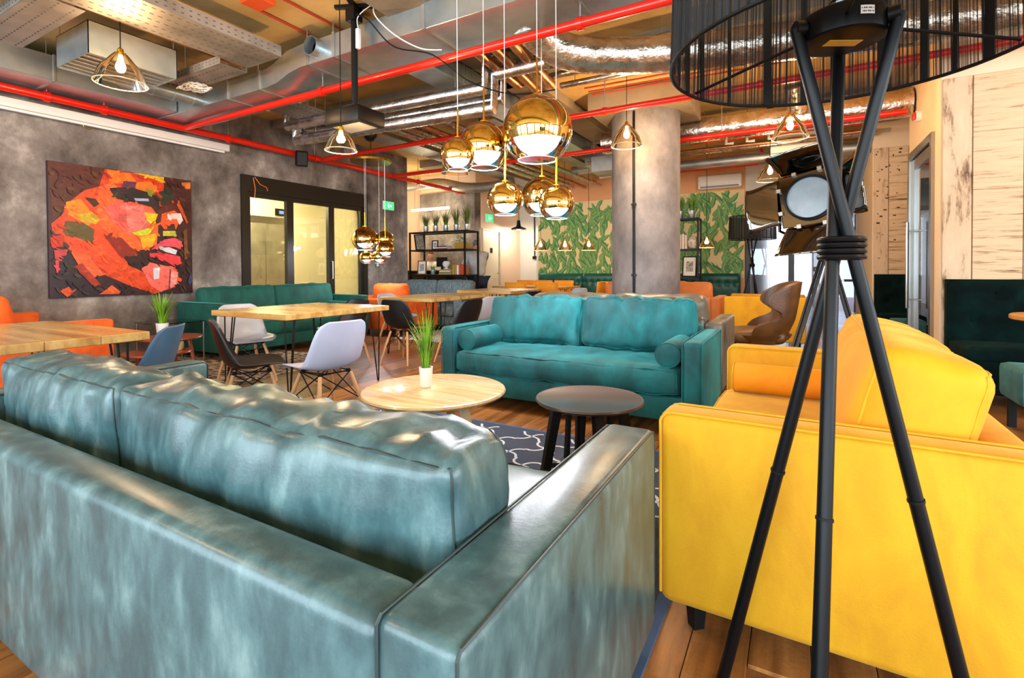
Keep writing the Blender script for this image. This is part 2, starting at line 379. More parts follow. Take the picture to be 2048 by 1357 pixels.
def sofa(name, label, loc, rz, W, D, mat, arm_h=.65, arm_w=.14, base_z=.1, seat_h=.43, back_h=.62, back_t=.13, cush=None, ncush=2,
         cush_top=.85, cush_t=.19, cmat=None, bolster=False, legmat=None, hero=False, wr=.006, wf=(5, 5, 5), group=None, cz0=None, lean=10,
         inset=0., arm_r=.022, pip=None, seatn=1, cush_sz=None, bol_r=.085, seed=1, cat='sofa', base_h=.13, bulge=.05, pip_r=.0045, crad=None):
    """local: front -Y, x across, floor z=0"""
    t = thing(name, label, cat, loc, rz, group); cm = cmat or mat; pm = pip or mat
    x0, x1, y0, y1 = -W / 2, W / 2, -D / 2, D / 2
    RB(x0 + arm_w * .9, x1 - arm_w * .9, y0 + .03, y1 - .02, base_z, seat_h - .17, r=.012).build('base_frame', mat, t)
    for s in (-1, 1):
        a0, a1 = (x0, x0 + arm_w) if s < 0 else (x1 - arm_w, x1)
        am = RB(a0, a1, y0, y1 - .002, base_z, arm_h, r=arm_r, seg=3).build('arm', mat, t)
        if hero:
            for e, yy in ((a0 + .004, 0), (a1 - .004, 0)):
                pth = [(e, y0 + .004, base_z + .03), (e, y0 + .004, arm_h - arm_r)] + [(e, y0 + .004 + arm_r * (1 - math.cos(q)), arm_h - .004 - arm_r * (1 - math.sin(q))) for q in (.5, 1.1)] + [(e, y0 + arm_r + .01, arm_h - .003), (e, y1 - .012, arm_h - .003), (e, y1 - .004, arm_h - .012), (e, y1 - .003, base_z + .03)]
                MB().tube(pth, pip_r, 6).build('piping', pm, am)
    bk = RB(x0 + arm_w - .005, x1 - arm_w + .005, y1 - back_t, y1, base_z, back_h, r=.03, seg=3).build('back', mat, t)
    iw = W - 2 * arm_w - .01; sd = D - back_t - .0
    for q in range(seatn):
        w = iw / seatn; cx = -iw / 2 + w * (q + .5)
        f = cushion_fn(w / 2 - .003, sd / 2, .09, .045, (0, .01, .02), wr * .8, wf, seed + q)
        sc = cushion(f, (24, 14, 5)).build('seat_cushion', mat, t, loc=(cx, y0 + sd / 2 - .012, seat_h - .075), smooth=60)
        if hero: seam(f, -1, pip_r).build('seam', pm, sc)
    spans = cush or [(-iw / 2 + iw / ncush * q, -iw / 2 + iw / ncush * (q + 1)) for q in range(ncush)]
    zb = seat_h + .015 if cz0 is None else cz0
    for q, (ca, cb) in enumerate(spans):
        hz = (cush_top - zb) / 2
        f = cushion_fn((cb - ca) / 2 - .004, cush_t / 2, hz, crad or min(.055, cush_t * .33), (.012, bulge, .014), wr * 1.6, wf, seed + 5 + q * 3.7)
        bc = cushion(f, (34, 8, 18) if hero else (16, 5, 8)).build('back_cushion', cm, t, loc=((ca + cb) / 2, y1 - back_t - cush_t / 2 - .03 - inset, zb + hz),
                                                         rot=(math.radians(-lean), 0, 0), smooth=70)
        if hero:
            seam(f, -1, pip_r).build('seam', pm, bc); seam(f, 1, pip_r).build('seam', pm, bc)
    if bolster:
        for s in (-1, 1):
            bx = s * (iw / 2 - bol_r - .006); L = sd * .72
            pr = [(.0, 0), (bol_r - .02, 0), (bol_r - .006, .006), (bol_r, .02), (bol_r, L - .02), (bol_r - .006, L - .006), (bol_r - .02, L), (0, L)]
            bo = MB().lathe(pr, 24, axis=(0, 1, 0), cap=False).build('bolster', cm, t, loc=(bx, y0 + .04, seat_h + bol_r + .012))
            for e in (.008, L - .008):
                MB().tube([(math.cos(2 * PI * k / 24) * (bol_r - .004), e, math.sin(2 * PI * k / 24) * (bol_r - .004)) for k in range(24)], .004, 5, closed=True).build('piping', pm, bo)
    for sx in (-1, 1):
        for sy in (-1, 1):
            lx, ly = sx * (W / 2 - .09), sy * (D / 2 - .09)
            MB().tube([(lx, ly, base_z + .005), (lx, ly, 0)], [.034, .024], 4).build('leg', legmat or BLACKM, t, smooth=0)
    return t

# ---- moulded shell chair on dowel legs ---------------------------
def shell_chair(label, shell_mat, loc, rz, group='moulded shell dining chairs'):
    t = thing('shell_chair', label, 'chair', loc, rz, group)
    prof = [(-.225, .428), (-.215, .445), (-.17, .452), (-.08, .440), (.0, .428), (.08, .428), (.145, .450), (.185, .510), (.21, .59), (.232, .68), (.252, .76), (.262, .795)]
    wid = [.165, .20, .222, .232, .236, .234, .228, .224, .216, .205, .180, .125]
    curl = [.0, .008, .02, .035, .05, .075, .10, .09, .07, .055, .04, .02]
    def cr(q, a):
        n = len(q); x = a * (n - 1); i = min(int(x), n - 2); u = x - i
        p0, p1, p2, p3 = q[max(i - 1, 0)], q[i], q[i + 1], q[min(i + 2, n - 1)]
        return .5 * (2 * p1 + (p2 - p0) * u + (2 * p0 - 5 * p1 + 4 * p2 - p3) * u * u + (3 * p1 - p0 - 3 * p2 + p3) * u ** 3)
    py, pz = [p[0] for p in prof], [p[1] for p in prof]
    def fn(s, v):
        y, z, w, c = cr(py, v), cr(pz, v), cr(wid, v), cr(curl, v)
        q = s * 2 - 1; e = abs(q) ** 2.4
        up = max(0, min(1, (v - .35) / .3))       # sides rise on the seat, wrap forward on the back
        return (q * w, y - e * c * up, z + e * c * (1 - up))
    KZ = .95
    sh = MB().grid(lambda s, v: tuple(c * (KZ if i == 2 else 1) for i, c in enumerate(fn(s, v))), 15, 25).build('shell', shell_mat, t, smooth=80)
    so = sh.modifiers.new('thickness', 'SOLIDIFY'); so.thickness = .007; so.offset = 0
    tops = [(-.12, -.12), (.12, -.12), (.12, .12), (-.12, .12)]; feet = [(-.21, -.215), (.21, -.215), (.20, .215), (-.20, .215)]
    for (a, b), (c, d) in zip(tops, feet):
        lg = MB().tube([(a, b, .375), (a * .6 + c * .4, b * .6 + d * .4, .24), (c, d, 0)], [.013, .0155, .010], 10).build('leg', BEECH, t)
    w = MB()
    mid = [(p[0] * .45 + q[0] * .55, p[1] * .45 + q[1] * .55, .185) for p, q in zip(tops, feet)]
    for i in range(4):
        j = (i + 1) % 4
        w.tube([(tops[i][0], tops[i][1], .385), (tops[j][0] * 1.0, tops[j][1] * 1.0, .385)], .0045, 6)
        w.tube([(tops[i][0], tops[i][1], .385), mid[j]], .004, 6); w.tube([(tops[j][0], tops[j][1], .385), mid[i]], .004, 6)
        w.tube([(0, 0, .36), (tops[i][0], tops[i][1], .385)], .004, 6)
    w.build('wire_brace', BLACK, t)
    for p in tops:
        MB().lathe([(.0, 0), (.016, 0), (.016, .022), (0, .022)], 8, c=(p[0] * .9, p[1] * .9, .375)).build('shock_mount', BLACKM, t)
    return t

# ---- thick oak table on hairpin legs ------------------------------
def hairpin_table(label, x0, x1, y0, y1, z=.745, top=TABW):
    t = thing('dining_table', label, 'table', ((x0 + x1) / 2, (y0 + y1) / 2, 0), 0, 'rustic dining tables on hairpin legs')
    hx, hy = (x1 - x0) / 2, (y1 - y0) / 2; th = .048
    # three broad boards per top, the outer one with a slightly wavy edge
    nb = 4
    for i in range(nb):
        a, b = -hy + 2 * hy * i / nb, -hy + 2 * hy * (i + 1) / nb
        pts = [(-hx, a, 0), (hx, a, 0), (hx, b, 0), (-hx, b, 0)]
        RB(-hx, hx, a + .0008, b - .0008, z - th, z, r=.004, seg=1).build('board', top, t, smooth=0)
    for sx in (-1, 1):
        for sy in (-1, 1):
            cx, cy = sx * (hx - .10), sy * (hy - .10)
            m = MB()
            for dx, dy in ((-.06, -.0), (.06, 0), (0, -.06 * sy)):
                m.tube([(cx + dx, cy + dy, z - th - .004), (cx + dx * .12 + sx * .02, cy + dy * .12 + sy * .02, .012), ], .006, 6)
            m.tube([(cx - .007 + sx * .02, cy + sy * .02, .010), (cx + .007 + sx * .02, cy + sy * .02, .010)], .0098, 6)
            m.box(cx - .075, cx + .075, cy - .075, cy + .075, z - th - .006, z - th)
            m.build('hairpin_leg', BLACK, t)
    return t

def grass_plant(name, label, cat, loc, pot_r, pot_h, potmat, n, h, spread, leaf, seed, bw=.006, taper=.75, group=None, droop=.5):
    r = random.Random(seed); t = thing(name, label, cat, loc, 0, group)
    MB().lathe([(0, 0), (pot_r * taper, 0), (pot_r * taper + .002, .004), (pot_r, pot_h), (pot_r - .005, pot_h), (pot_r - .007, pot_h - .02), (0, pot_h - .02)], 20, cap=False).build('pot', potmat, t, smooth=40)
    MB().lathe([(0, pot_h - .018), (pot_r - .006, pot_h - .018)], 16, cap=False).build('soil', SOIL, t)
    m = MB()
    for i in range(n):
        a = r.uniform(0, 2 * PI); rr = r.uniform(0, pot_r * .6); hh = h * r.uniform(.55, 1.0); sp = spread * r.uniform(.1, 1)
        bx, by = rr * math.cos(a), rr * math.sin(a); d = V(math.cos(a), math.sin(a), 0); sd = V(-d.y, d.x, 0)
        dr = droop * r.uniform(0, 1) * (1 if r.random() < .35 else .25)
        pr = []; K = 6
        for k in range(K + 1):
            u = k / K; z = hh * (u - dr * .55 * u ** 3); out = sp * u ** 1.7 * (1 + dr)
            w = bw * (1 - u) ** .7 + .0004
            c = V(bx, by, pot_h - .02 + z) + d * out; pr.append((c - sd * w, c + sd * w))
        o = len(m.v)
        for q in pr: m.v += [tuple(q[0]), tuple(q[1])]
        for k in range(K): m.f.append((o + 2 * k, o + 2 * k + 1, o + 2 * k + 3, o + 2 * k + 2))
    m.build('blades', leaf, t, kind='stuff')
    return t
# ================================================================== the room
XW = -7.0; HC = 3.40
# floor: oak planks laid along the room, the far and unseen rest as one slab
fl = struct('floor', B(-10.2, 7.1, -3.6, 22.2, -.12, -.012), SUBFL)
pw, pl = .155, 1.86
pmesh = RB(-pw / 2 + .0012, pw / 2 - .0012, -pl / 2 + .001, pl / 2 - .001, -.012, 0, r=.0015, seg=1).build('plank', OAK, fl, smooth=0)
pm_ = pmesh.data; first = True; cnt = 0
for i in range(47):
    x = -5.85 + pw * (i + .5); off = (i * 0.618 % 1) * pl
    for j in range(-1, 6):
        y = -.1 + off + pl * (j + .5)
        if y - pl / 2 > 8.2 or y + pl / 2 < .4 or cnt > 296: continue
        # leave out planks that lie wholly behind the big sofas and tables as seen from the room
        u = x * .8695 + y * .4938; z = -x * .4938 + y * .8694
        if z < .6 or abs(u / z) > 1.15 or x > 1.25: continue
        if first: pmesh.location = (x, y, 0); first = False
        else: link('plank', pm_, fl, (x, y, 0))
        cnt += 1
NPL = cnt
struct('ceiling', B(-10.2, 7.1, -3.6, 12.1, HC, HC + .2), CEIL)
for k, (a, b) in enumerate(((4.9, 5.25), (8.35, 8.75), (.2, .55))):
    struct('ceiling_beam', B(-7, 7.1, a, b, HC - .13, HC), BEAMC)
struct('ceiling_beam', B(-3.05, -2.65, .55, 11, HC - .13, HC), BEAMC)

# left wall with the glazed lobby doors, ends at y = 7.95
DY0, DY1, DZ = 4.37, 6.81, 2.50
wl = MB(); wl.box(XW - .2, XW, -3.6, DY0, 0, HC); wl.box(XW - .2, XW, DY1, 7.95, 0, HC); wl.box(XW - .2, XW, DY0, DY1, DZ, HC)
struct('wall_left', wl, CONC)
d1 = thing('door_1', 'dark framed glazed lobby doors in the concrete wall', 'door', (XW, 0, 0)); del d1['category'], d1['label']; d1['kind'] = 'structure'
fm = MB(); fm.box(-.12, .03, DY0, DY0 + .09, 0, DZ); fm.box(-.12, .03, DY1 - .09, DY1, 0, DZ); fm.box(-.12, .03, DY0 + .09, DY1 - .09, DZ - .24, DZ)
fm.build('door_frame', DARKFR, d1, smooth=0)
ys = [DY0 + .09, 5.19, 6.00, DY1 - .09]
for i in range(3):
    a, b = ys[i], ys[i + 1]
    lf = MB()
    lf.box(-.07, 0, a, a + .06, 0, DZ - .24); lf.box(-.07, 0, b - .06, b, 0, DZ - .24); lf.box(-.07, 0, a + .06, b - .06, DZ - .31, DZ - .24); lf.box(-.07, 0, a + .06, b - .06, 0, .1)
    le = lf.build('door_leaf', DARKFR, d1, smooth=0)
    B(-.04, -.03, a + .06, b - .06, .1, DZ - .31).build('pane', PANE, le, smooth=0)
MB().tube([(.02, ys[2] - .02, .95), (.05, ys[2] - .02, .95), (.05, ys[2] - .02, 1.25), (.02, ys[2] - .02, 1.25)], .01, 6).build('handle', STEEL, d1)
MB().tube([(.035, DY0 + .18, DZ - .03), (.05, DY0 + .2, DZ - .2), (.045, DY0 + .19, DZ - .33)], .006, 6).build('loose_cable', plain('orange_cable', '#e0762c', .5), d1)
MB().tube([(.04, DY0 + .2, DZ - .02), (.06, DY0 + .27, DZ - .12), (.05, DY0 + .38, DZ - .15), (.05, DY0 + .4, DZ - .2)], .006, 6).build('loose_cable', MATS['orange_cable'], d1)
# the lobby behind
lb = MB(); lb.box(-9.2, -9.1, 3.2, 8.4, 0, 2.85); lb.box(-9.1, XW - .2, 3.1, 3.2, 0, 2.85); lb.box(-9.1, XW - .2, 7.7, 7.8, 0, 2.85); lb.box(-9.1, XW - .2, 3.2, 7.7, 2.75, 2.85)
struct('wall_lobby', lb, LOBBYW)
lf = thing('elevator_door', 'brushed steel lift doors seen through the lobby glazing', 'elevator', (-9.1, 6.15, 0))
B(0, .04, -.62, .62, 0, 2.16).build('portal_frame', STEEL, lf, smooth=0)
for s in (-1, 1): B(.04, .055, min(s * .01, s * .46), max(s * .01, s * .46), 0, 2.02).build('door_panel', GALVW, lf, smooth=0)
B(.04, .06, .22, .46, 2.2, 2.34).build('floor_display', BLACKM, lf, smooth=0)
B(.06, .062, .30, .40, 2.235, 2.3).build('display_digits', emit('blue_display', '#4a6ad8', 2.5), lf, smooth=0)
tag(B(-9.0, -8.96, 6.75, 7.55, .0, 2.2).build('steel_locker', plain('pale_locker', '#e8e6da', .4), smooth=0), 'pale metal locker deep inside the glazed lobby', 'locker')
cl = thing('lobby_ceiling_light', 'square flat ceiling light in the lobby behind the glass', 'ceiling light', (-8.1, 5.5, 2.748))
B(-.45, .45, -1.0, 1.0, -.03, 0).build('frame', WHITEP, cl, smooth=0); B(-.42, .42, -.97, .97, -.034, -.028).build('diffuser', emit('lobby_diffuser', '#ffeeb8', 7), cl, smooth=0)

# counter bay beyond the end of the left wall
cb = MB(); cb.box(-10.2, -10.1, 7.95, 10.2, 0, HC); cb.box(-10.1, XW - .2, 7.75, 7.95, 0, HC); cb.box(-10.1, -8.13, 10.0, 10.2, 0, HC)
struct('wall_counter_bay', cb, PEACH)
struct('wall_counter_back', B(-8.13, -6.5, 9.7, 9.95, 0, 2.95), CONC)
sw = MB(); sw.box(-6.7, -6.5, 9.95, 10.02, 0, HC); sw.box(-6.7, -6.5, 10.86, 12.0, 0, HC); sw.box(-6.7, -6.5, 10.02, 10.86, 2.08, HC); sw.box(-8.13, -6.5, 9.75, 9.95, 2.95, HC)
struct('wall_side', sw, PEACH)
d2 = thing('door_2', 'x', 'x', (-6.5, 0, 0)); del d2['label'], d2['category']; d2['kind'] = 'structure'
dm = MB(); dm.box(-.1, .02, 10.02, 10.07, 0, 2.08); dm.box(-.1, .02, 10.81, 10.86, 0, 2.08); dm.box(-.1, .02, 10.07, 10.81, 2.03, 2.08)
dm.build('door_frame', plain('door_frame_cream', '#d8cdb8', .5), d2, smooth=0)
B(-.06, -.02, 10.07, 10.81, .01, 2.03).build('door_leaf', plain('door_cream', '#e3dcc6', .45), d2, smooth=0)
MB().tube([(-.02, 10.74, 1.0), (.04, 10.74, 1.0), (.04, 10.63, 1.0)], .01, 6).build('handle', STEEL, d2)
B(-.02, -.012, 10.4, 10.5, 1.5, 1.62).build('door_plate', BLACKM, d2, smooth=0)
wr_ = MB(); wr_.box(-6.7, -5.5, 11.9, 12.0, 0, HC); wr_.box(-5.6, -5.5, 11.1, 11.9, 0, HC)
struct('wall_recess', wr_, WHITEW)
# leaf-papered back wall
wb = struct('wall_back', B(-5.5, -.88, 11.0, 11.12, 0, HC), noisy('apricot_plaster', ['#e3a06c', '#efb888'], (1, 1, 1), .8))
B(-5.5, -.9, 10.994, 11.0, .9, 2.67).build('wallpaper_ground', plain('wallpaper_cream', '#ecd9a4', .7), wb, smooth=0)
def leafmesh(count, rs, y):
    m = MB(); mr = MB(); md = MB()
    for i in range(count):
        cx, cz = rs.uniform(-5.45, -.95), rs.uniform(.9, 2.62)
        L = rs.uniform(.22, .36); w = L * rs.uniform(.13, .19); a = PI / 2 + rs.uniform(-.95, .95); bend = rs.uniform(-.5, .5)
        yy = y - i * .000012
        def pt(u, s):
            aa = a + bend * (u - .5); dx, dz = math.cos(aa), math.sin(aa)
            wid = w * math.sin(PI * min(1, u ** .75)) * s
            return (max(-5.49, min(-.91, cx + dx * L * (u - .5) - dz * wid)), yy, max(.91, min(2.665, cz + dz * L * (u - .5) + dx * wid)))
        K = 9
        left = [pt(k / K, 1 + .10 * (k % 2)) for k in range(K + 1)]; mid = [pt(k / K, 0) for k in range(K + 1)]; right = [pt(k / K, -1 - .10 * (k % 2)) for k in range(K + 1)]
        for k in range(K):
            (m if True else m).poly([mid[k], mid[k + 1], left[k + 1], left[k]]); md.poly([right[k], right[k + 1], mid[k + 1], mid[k]])
        rib = [pt(k / K, .07) for k in range(K + 1)]; rib2 = [pt(k / K, -.07) for k in range(K + 1)]
        for k in range(K): mr.poly([(p[0], p[1] - .0006, p[2]) for p in (rib[k], rib[k + 1], rib2[k + 1], rib2[k])])
        for k in range(1, K):      # veins
            for s in (.9, -.9):
                p, q = pt(k / K, 0), pt(min(1, (k + .7) / K), s)
                mr.poly([(p[0], yy - .0006, p[2] - .003), (q[0], yy - .0006, q[2] - .001), (q[0], yy - .0006, q[2] + .001), (p[0], yy - .0006, p[2] + .003)])
    return m, md, mr
rs = random.Random(3)
la, lbm, lr = leafmesh(640, rs, 10.9935)
la.build('printed_leaf', plain('leaf_green', '#6aa354', .6), wb, smooth=0, kind='stuff')
lbm.build('printed_leaf_shade', plain('leaf_deep_green', '#37834a', .6), wb, smooth=0, kind='stuff')
lr.build('printed_leaf_vein', plain('leaf_vein_green', '#bcd088', .6), wb, smooth=0, kind='stuff')

# glazed partition to the corridor, corridor beyond
w1 = thing('window_1', 'x', 'x', (0, 11.05, 0)); del w1['label'], w1['category']; w1['kind'] = 'structure'
for x in (-.84, -.08, .62, 1.0): B(x - .05, x + .05, -.05, .05, 0, 2.55).build('mullion', DARKFR, w1, smooth=0)
for z in (2.55, 2.08): B(-.88, 1.05, -.05, .05, z, z + .08).build('transom', DARKFR, w1, smooth=0)
for a, b in ((-.79, -.13), (-.03, .57), (.67, .95)):
    B(a, b, -.008, .008, .02, 2.07).build('pane', CLEAR, w1, smooth=0)
struct('wall_partition_head', B(-.88, 1.1, 11.0, 11.1, 2.63, HC), WHITEW)
struct('wall_corridor_left', B(-1.0, -.9, 11.12, 22.0, 0, 2.7), WHITEW); struct('wall_corridor_right', B(.42, .5, 11.9, 18.0, 0, 2.7), WHITEW)
struct('ceiling_corridor', B(-1.0, 4, 11.15, 22, 2.7, 2.8), WHITEW)
lk = 0
for k in range(4):
    lo = thing('white_locker', 'white corridor locker behind the glass, %s' % ('nearest the partition', 'second along', 'third along', 'farthest along')[k], 'locker', (.419, 12.3 + .8 * k, 0), 0, 'corridor lockers')
    RB(-.02, 0, -.38, .38, .05, 2.0, r=.004, seg=1).build('locker_door', plain('locker_white', '#e6eaec', .35) if k == 0 else MATS['locker_white'], lo, smooth=0)
    B(-.035, -.02, .28, .31, 1.0, 1.12).build('handle', BLACKM, lo, smooth=0)
w2 = thing('window_2', 'x', 'x', (1.6, 14.6, 0)); del w2['label'], w2['category']; w2['kind'] = 'structure'
for x in (-1.1, -.35, .4, 1.1): B(x - .03, x + .03, -.04, .04, 0, 2.7).build('mullion', DARKFR, w2, smooth=0)
for z in (.75, 2.0): B(-1.1, 1.1, -.04, .04, z, z + .06).build('transom', DARKFR, w2, smooth=0)
B(-1.08, 1.08, -.006, .006, .02, 2.68).build('pane', CLEAR, w2, smooth=0)

# right flank: boarded booth fronts and the glazed room door
WA, WBY, XD = 5.85, 8.8, 1.20
wa = struct('wall_right', B(1.13, 7.1, WA, WA + .15, 0, HC), CREAM)
xs = [1.14, 1.345, 1.675, 2.02, 2.36, 2.7, 3.05]
for i in range(len(xs) - 1):
    RB(xs[i] + .003, xs[i + 1] - .003, WA - .022, WA, .0, 2.78, r=.004, seg=1).build('board', PWOOD if i % 2 == 0 else PWOOD2, wa, smooth=0)
for i in range(1, 5): B(xs[i] - .003, xs[i] + .003, WA - .006, WA, 0, 2.78).build('joint', plain('rust_joint', '#7d2a22', .8) if i == 1 else MATS['rust_joint'], wa, smooth=0)
ws = MB(); ws.box(XD, XD + .15, WA + .15, 6.43, 0, HC); ws.box(XD, XD + .15, 7.64, 7.74, 0, HC); ws.box(XD, XD + .15, 6.43, 7.64, 2.45, HC)
struct('wall_room', ws, CREAM); struct('wall_room_side', B(XD + .15, 4.0, 7.64, 7.74, 0, HC), CREAM)
wbb = struct('wall_booth', B(.95, 4.0, WBY, WBY + .15, 0, HC), CREAM)
struct('wall_booth_return', B(.95, 1.1, WBY + .15, 11.0, 0, HC), CREAM)
xb = [.955, 1.135, 1.36, 1.70, 2.05]
for i in range(4):
    RB(xb[i] + .003, xb[i + 1] - .003, WBY - .02, WBY, 0, 2.79, r=.004, seg=1).build('board', PWOOD2 if i == 1 else PWOOD, wbb, smooth=0)
B(xb[1] - .003, xb[1] + .003, WBY - .006, WBY, 0, 2.79).build('joint', MATS['rust_joint'], wbb, smooth=0)
mm = MB()      # dark stencilled fragments on the board
rq = random.Random(11)
for k in range(34):
    x, z = rq.uniform(.97, 1.25), rq.uniform(1.2, 2.75); w, h = rq.uniform(.008, .04), rq.uniform(.008, .03)
    mm.box(x, min(x + w, 1.29), WBY - .0212, WBY - .0202, z, z + h)
mm.build('stencil_mark', plain('stencil_brown', '#4a3226', .8), wbb, smooth=0, kind='stuff')
d3 = thing('door_3', 'x', 'x', (XD, 0, 0)); del d3['label'], d3['category']; d3['kind'] = 'structure'
fm = MB(); fm.box(-.03, .12, 6.43, 6.51, 0, 2.45); fm.box(-.03, .12, 7.56, 7.64, 0, 2.45); fm.box(-.03, .12, 6.51, 7.56, 2.37, 2.45)
fm.build('door_frame', STEEL, d3, smooth=0)
fm = MB(); fm.box(0, .05, 6.52, 6.64, .01, 2.36); fm.box(0, .05, 7.43, 7.55, .01, 2.36); fm.box(0, .05, 6.64, 7.43, 2.24, 2.36); fm.box(0, .05, 6.64, 7.43, .01, .14)
lfd = fm.build('door_leaf', STEEL, d3, smooth=0)
B(.02, .03, 6.64, 7.43, .14, 2.24).build('pane', glass('room_pane', '#8fa8a0', .3), lfd, smooth=0)
for s in (-1, 1):
    hx = -.075 if s < 0 else .12
    MB().tube([(hx, 7.34, .62), (hx, 7.34, 1.62)], .016, 8).build('handle', STEEL, d3)
    for z in (.72, 1.52): MB().tube([(hx, 7.34, z), (.025, 7.34, z)], .008, 6).build('handle_stem', STEEL, d3)
# back and flank of the room behind the photographer (seen in the mirrored globes)
w3 = thing('window_3', 'x', 'x', (0, -3.5, 0)); del w3['label'], w3['category']; w3['kind'] = 'structure'
for k in range(6): B(-8.15 + 2.9 * k, -7.95 + 2.9 * k + .05, -.1, .1, 0, HC).build('pier', BEAMC, w3, smooth=0)
for k in range(5): B(-7.95 + 2.9 * k, -5.2 + 2.9 * k, -.02, .02, 3.1, HC).build('head', BEAMC, w3, smooth=0)
for k in range(5): B(-6.62 + 2.9 * k, -6.55 + 2.9 * k, -.03, .03, .0, 3.1).build('mullion', DARKFR, w3, smooth=0)
w4 = thing('window_4', 'x', 'x', (6.6, 0, 0)); del w4['label'], w4['category']; w4['kind'] = 'structure'
for k in range(4): B(-.1, .1, -3.6 + 2.6 * k + .0, -3.35 + 2.6 * k, 0, HC).build('pier', BEAMC, w4, smooth=0)
for k in range(3): B(-.02, .02, -3.35 + 2.6 * k, -1.0 + 2.6 * k, 3.1, HC).build('head', BEAMC, w4, smooth=0)
struct('wall_flank', B(6.5, 6.7, 4.4, WA, 0, HC), CREAM)
# round concrete column
t = thing('column', 'thick round bare concrete column with a black conduit', 'column', (-1.77, 6.78, 0))
MB().lathe([(.445, 0), (.445, HC - .14)], 48, cap=False).build('shaft', COLC, t)
RB(-.62, .62, -.55, .55, HC - .26, HC - .0, r=.01, seg=1).build('capital', BEAMC, t, smooth=0)
MB().tube([(-.03, -.462, .4), (-.03, -.462, 2.95), (-.03, -.455, 3.1)], .016, 8).build('conduit', BLACK, t)
for z in (1.0, 1.9, 2.8): B(-.06, 0, -.475, -.44, z, z + .03).build('conduit_clip', BLACK, t, smooth=0)
# ================================================================== seating group in the foreground
# slate rug with cream trellis
rg = thing('trellis_rug', 'slate blue rug with cream trellis pattern under the coffee table', 'rug', (0, 0, 0))
RX0, RX1, RY0, RY1 = -2.85, -.36, 0.62, 3.0
RB(RX0, RX1, RY0, RY1, .0005, .011, r=.004, seg=1).build('pile', RUGB, rg, smooth=0)
ed = MB(); e = .035
ed.box(RX1 - e, RX1 + .004, RY0, RY1, .0006, .0125); ed.box(RX0 - .004, RX0 + e, RY0, RY1, .0006, .0125)
ed.box(RX0 + e, RX1 - e, RY1 - .02, RY1 + .004, .0006, .0125); ed.box(RX0 + e, RX1 - e, RY0 - .004, RY0 + .02, .0006, .0125)
ed.build('bound_edge', RUGE, rg, smooth=0)
tr = MB(); cw_, ch_ = .40, .40
def ogee(x0, y0, x1, y1):
    # one scalloped quarter of the trellis: a diagonal with a notch at its middle
    pts = []
    for k in range(17):
        u = k / 16; s = math.sin(u * 2 * PI) * .022 + (.012 if .44 < u < .56 else 0)
        dx, dy = x1 - x0, y1 - y0; L = math.hypot(dx, dy)
        pts.append((x0 + dx * u - dy / L * s, y0 + dy * u + dx / L * s))
    return pts
def ribbon(m, pts, w, z):
    P_ = [V(p[0], p[1], 0) for p in pts]
    for i in range(len(P_) - 1):
        if not (RX0 + .05 < min(P_[i].x, P_[i + 1].x) and max(P_[i].x, P_[i + 1].x) < RX1 - .13 and RY0 + .03 < min(P_[i].y, P_[i + 1].y) and max(P_[i].y, P_[i + 1].y) < RY1 - .06): continue
        t_ = (P_[min(i + 1, len(P_) - 1)] - P_[i]).normalized(); n_ = V(-t_.y, t_.x, 0) * w
        a, b = P_[i] - t_ * .001, P_[i + 1] + t_ * .001
        m.add([(a - n_)[:2] + (z,), (b - n_)[:2] + (z,), (b + n_)[:2] + (z,), (a + n_)[:2] + (z,)], [(0, 1, 2, 3)])
for i in range(10):
    for j in range(9):
        cx, cy = RX0 + .34 * i, RY0 + .30 * j; hx, hy = .17, .15
        for sx in (-1, 1):
            for sy in (-1, 1): ribbon(tr, ogee(cx, cy + hy * sy, cx + hx * sx, cy), .0075, .0118)
tr.build('trellis_line', RUGW, rg, smooth=0, kind='stuff')

# grey leather sofa, back towards the window
sofa('leather_sofa', 'long grey leather sofa seen from behind, nearest to the viewer', (-1.55, .965, .013), PI, 2.40, .97, LEATH, arm_h=.625, arm_w=.14, base_z=.06,
     seat_h=.43, back_h=.615, back_t=.115, cush=[(-1.055, .145), (.15, 1.05)], cush_top=.762, cush_t=.20, hero=True, pip=LEATHD, wr=.015, wf=(12, 7, 5), inset=.055, lean=3, pip_r=.0028, crad=.035, arm_r=.02,
     seed=2, bulge=.045)
# teal velvet sofa across the rug
sofa('velvet_sofa', 'teal velvet sofa with two bolsters facing the rug', (-1.53, 3.74, 0), 0, 2.05, .88, TEALV, arm_h=.625, arm_w=.13, base_z=.10, seat_h=.43, back_h=.66,
     back_t=.13, cush_top=.86, cush_t=.20, bolster=True, hero=True, wr=.022, wf=(11, 4, 3), lean=12, arm_r=.03, seed=5, bulge=.05, inset=-.01)
# yellow velvet loveseat on the right
sofa('velvet_loveseat', 'bright yellow velvet loveseat behind the black tripod lamp', (.125, 2.28, 0), -PI / 2 - .02, 1.56, .93, YELV, arm_h=.675, arm_w=.12, base_z=.10, seat_h=.44,
     back_h=.60, back_t=.13, cush=[(-.52, .62)], cush_top=.87, cush_t=.26, cmat=YELC, bolster=True, hero=True, wr=.008, wf=(5, 4, 4), lean=14, arm_r=.03, seed=9, bol_r=.075, bulge=.055, inset=.02)

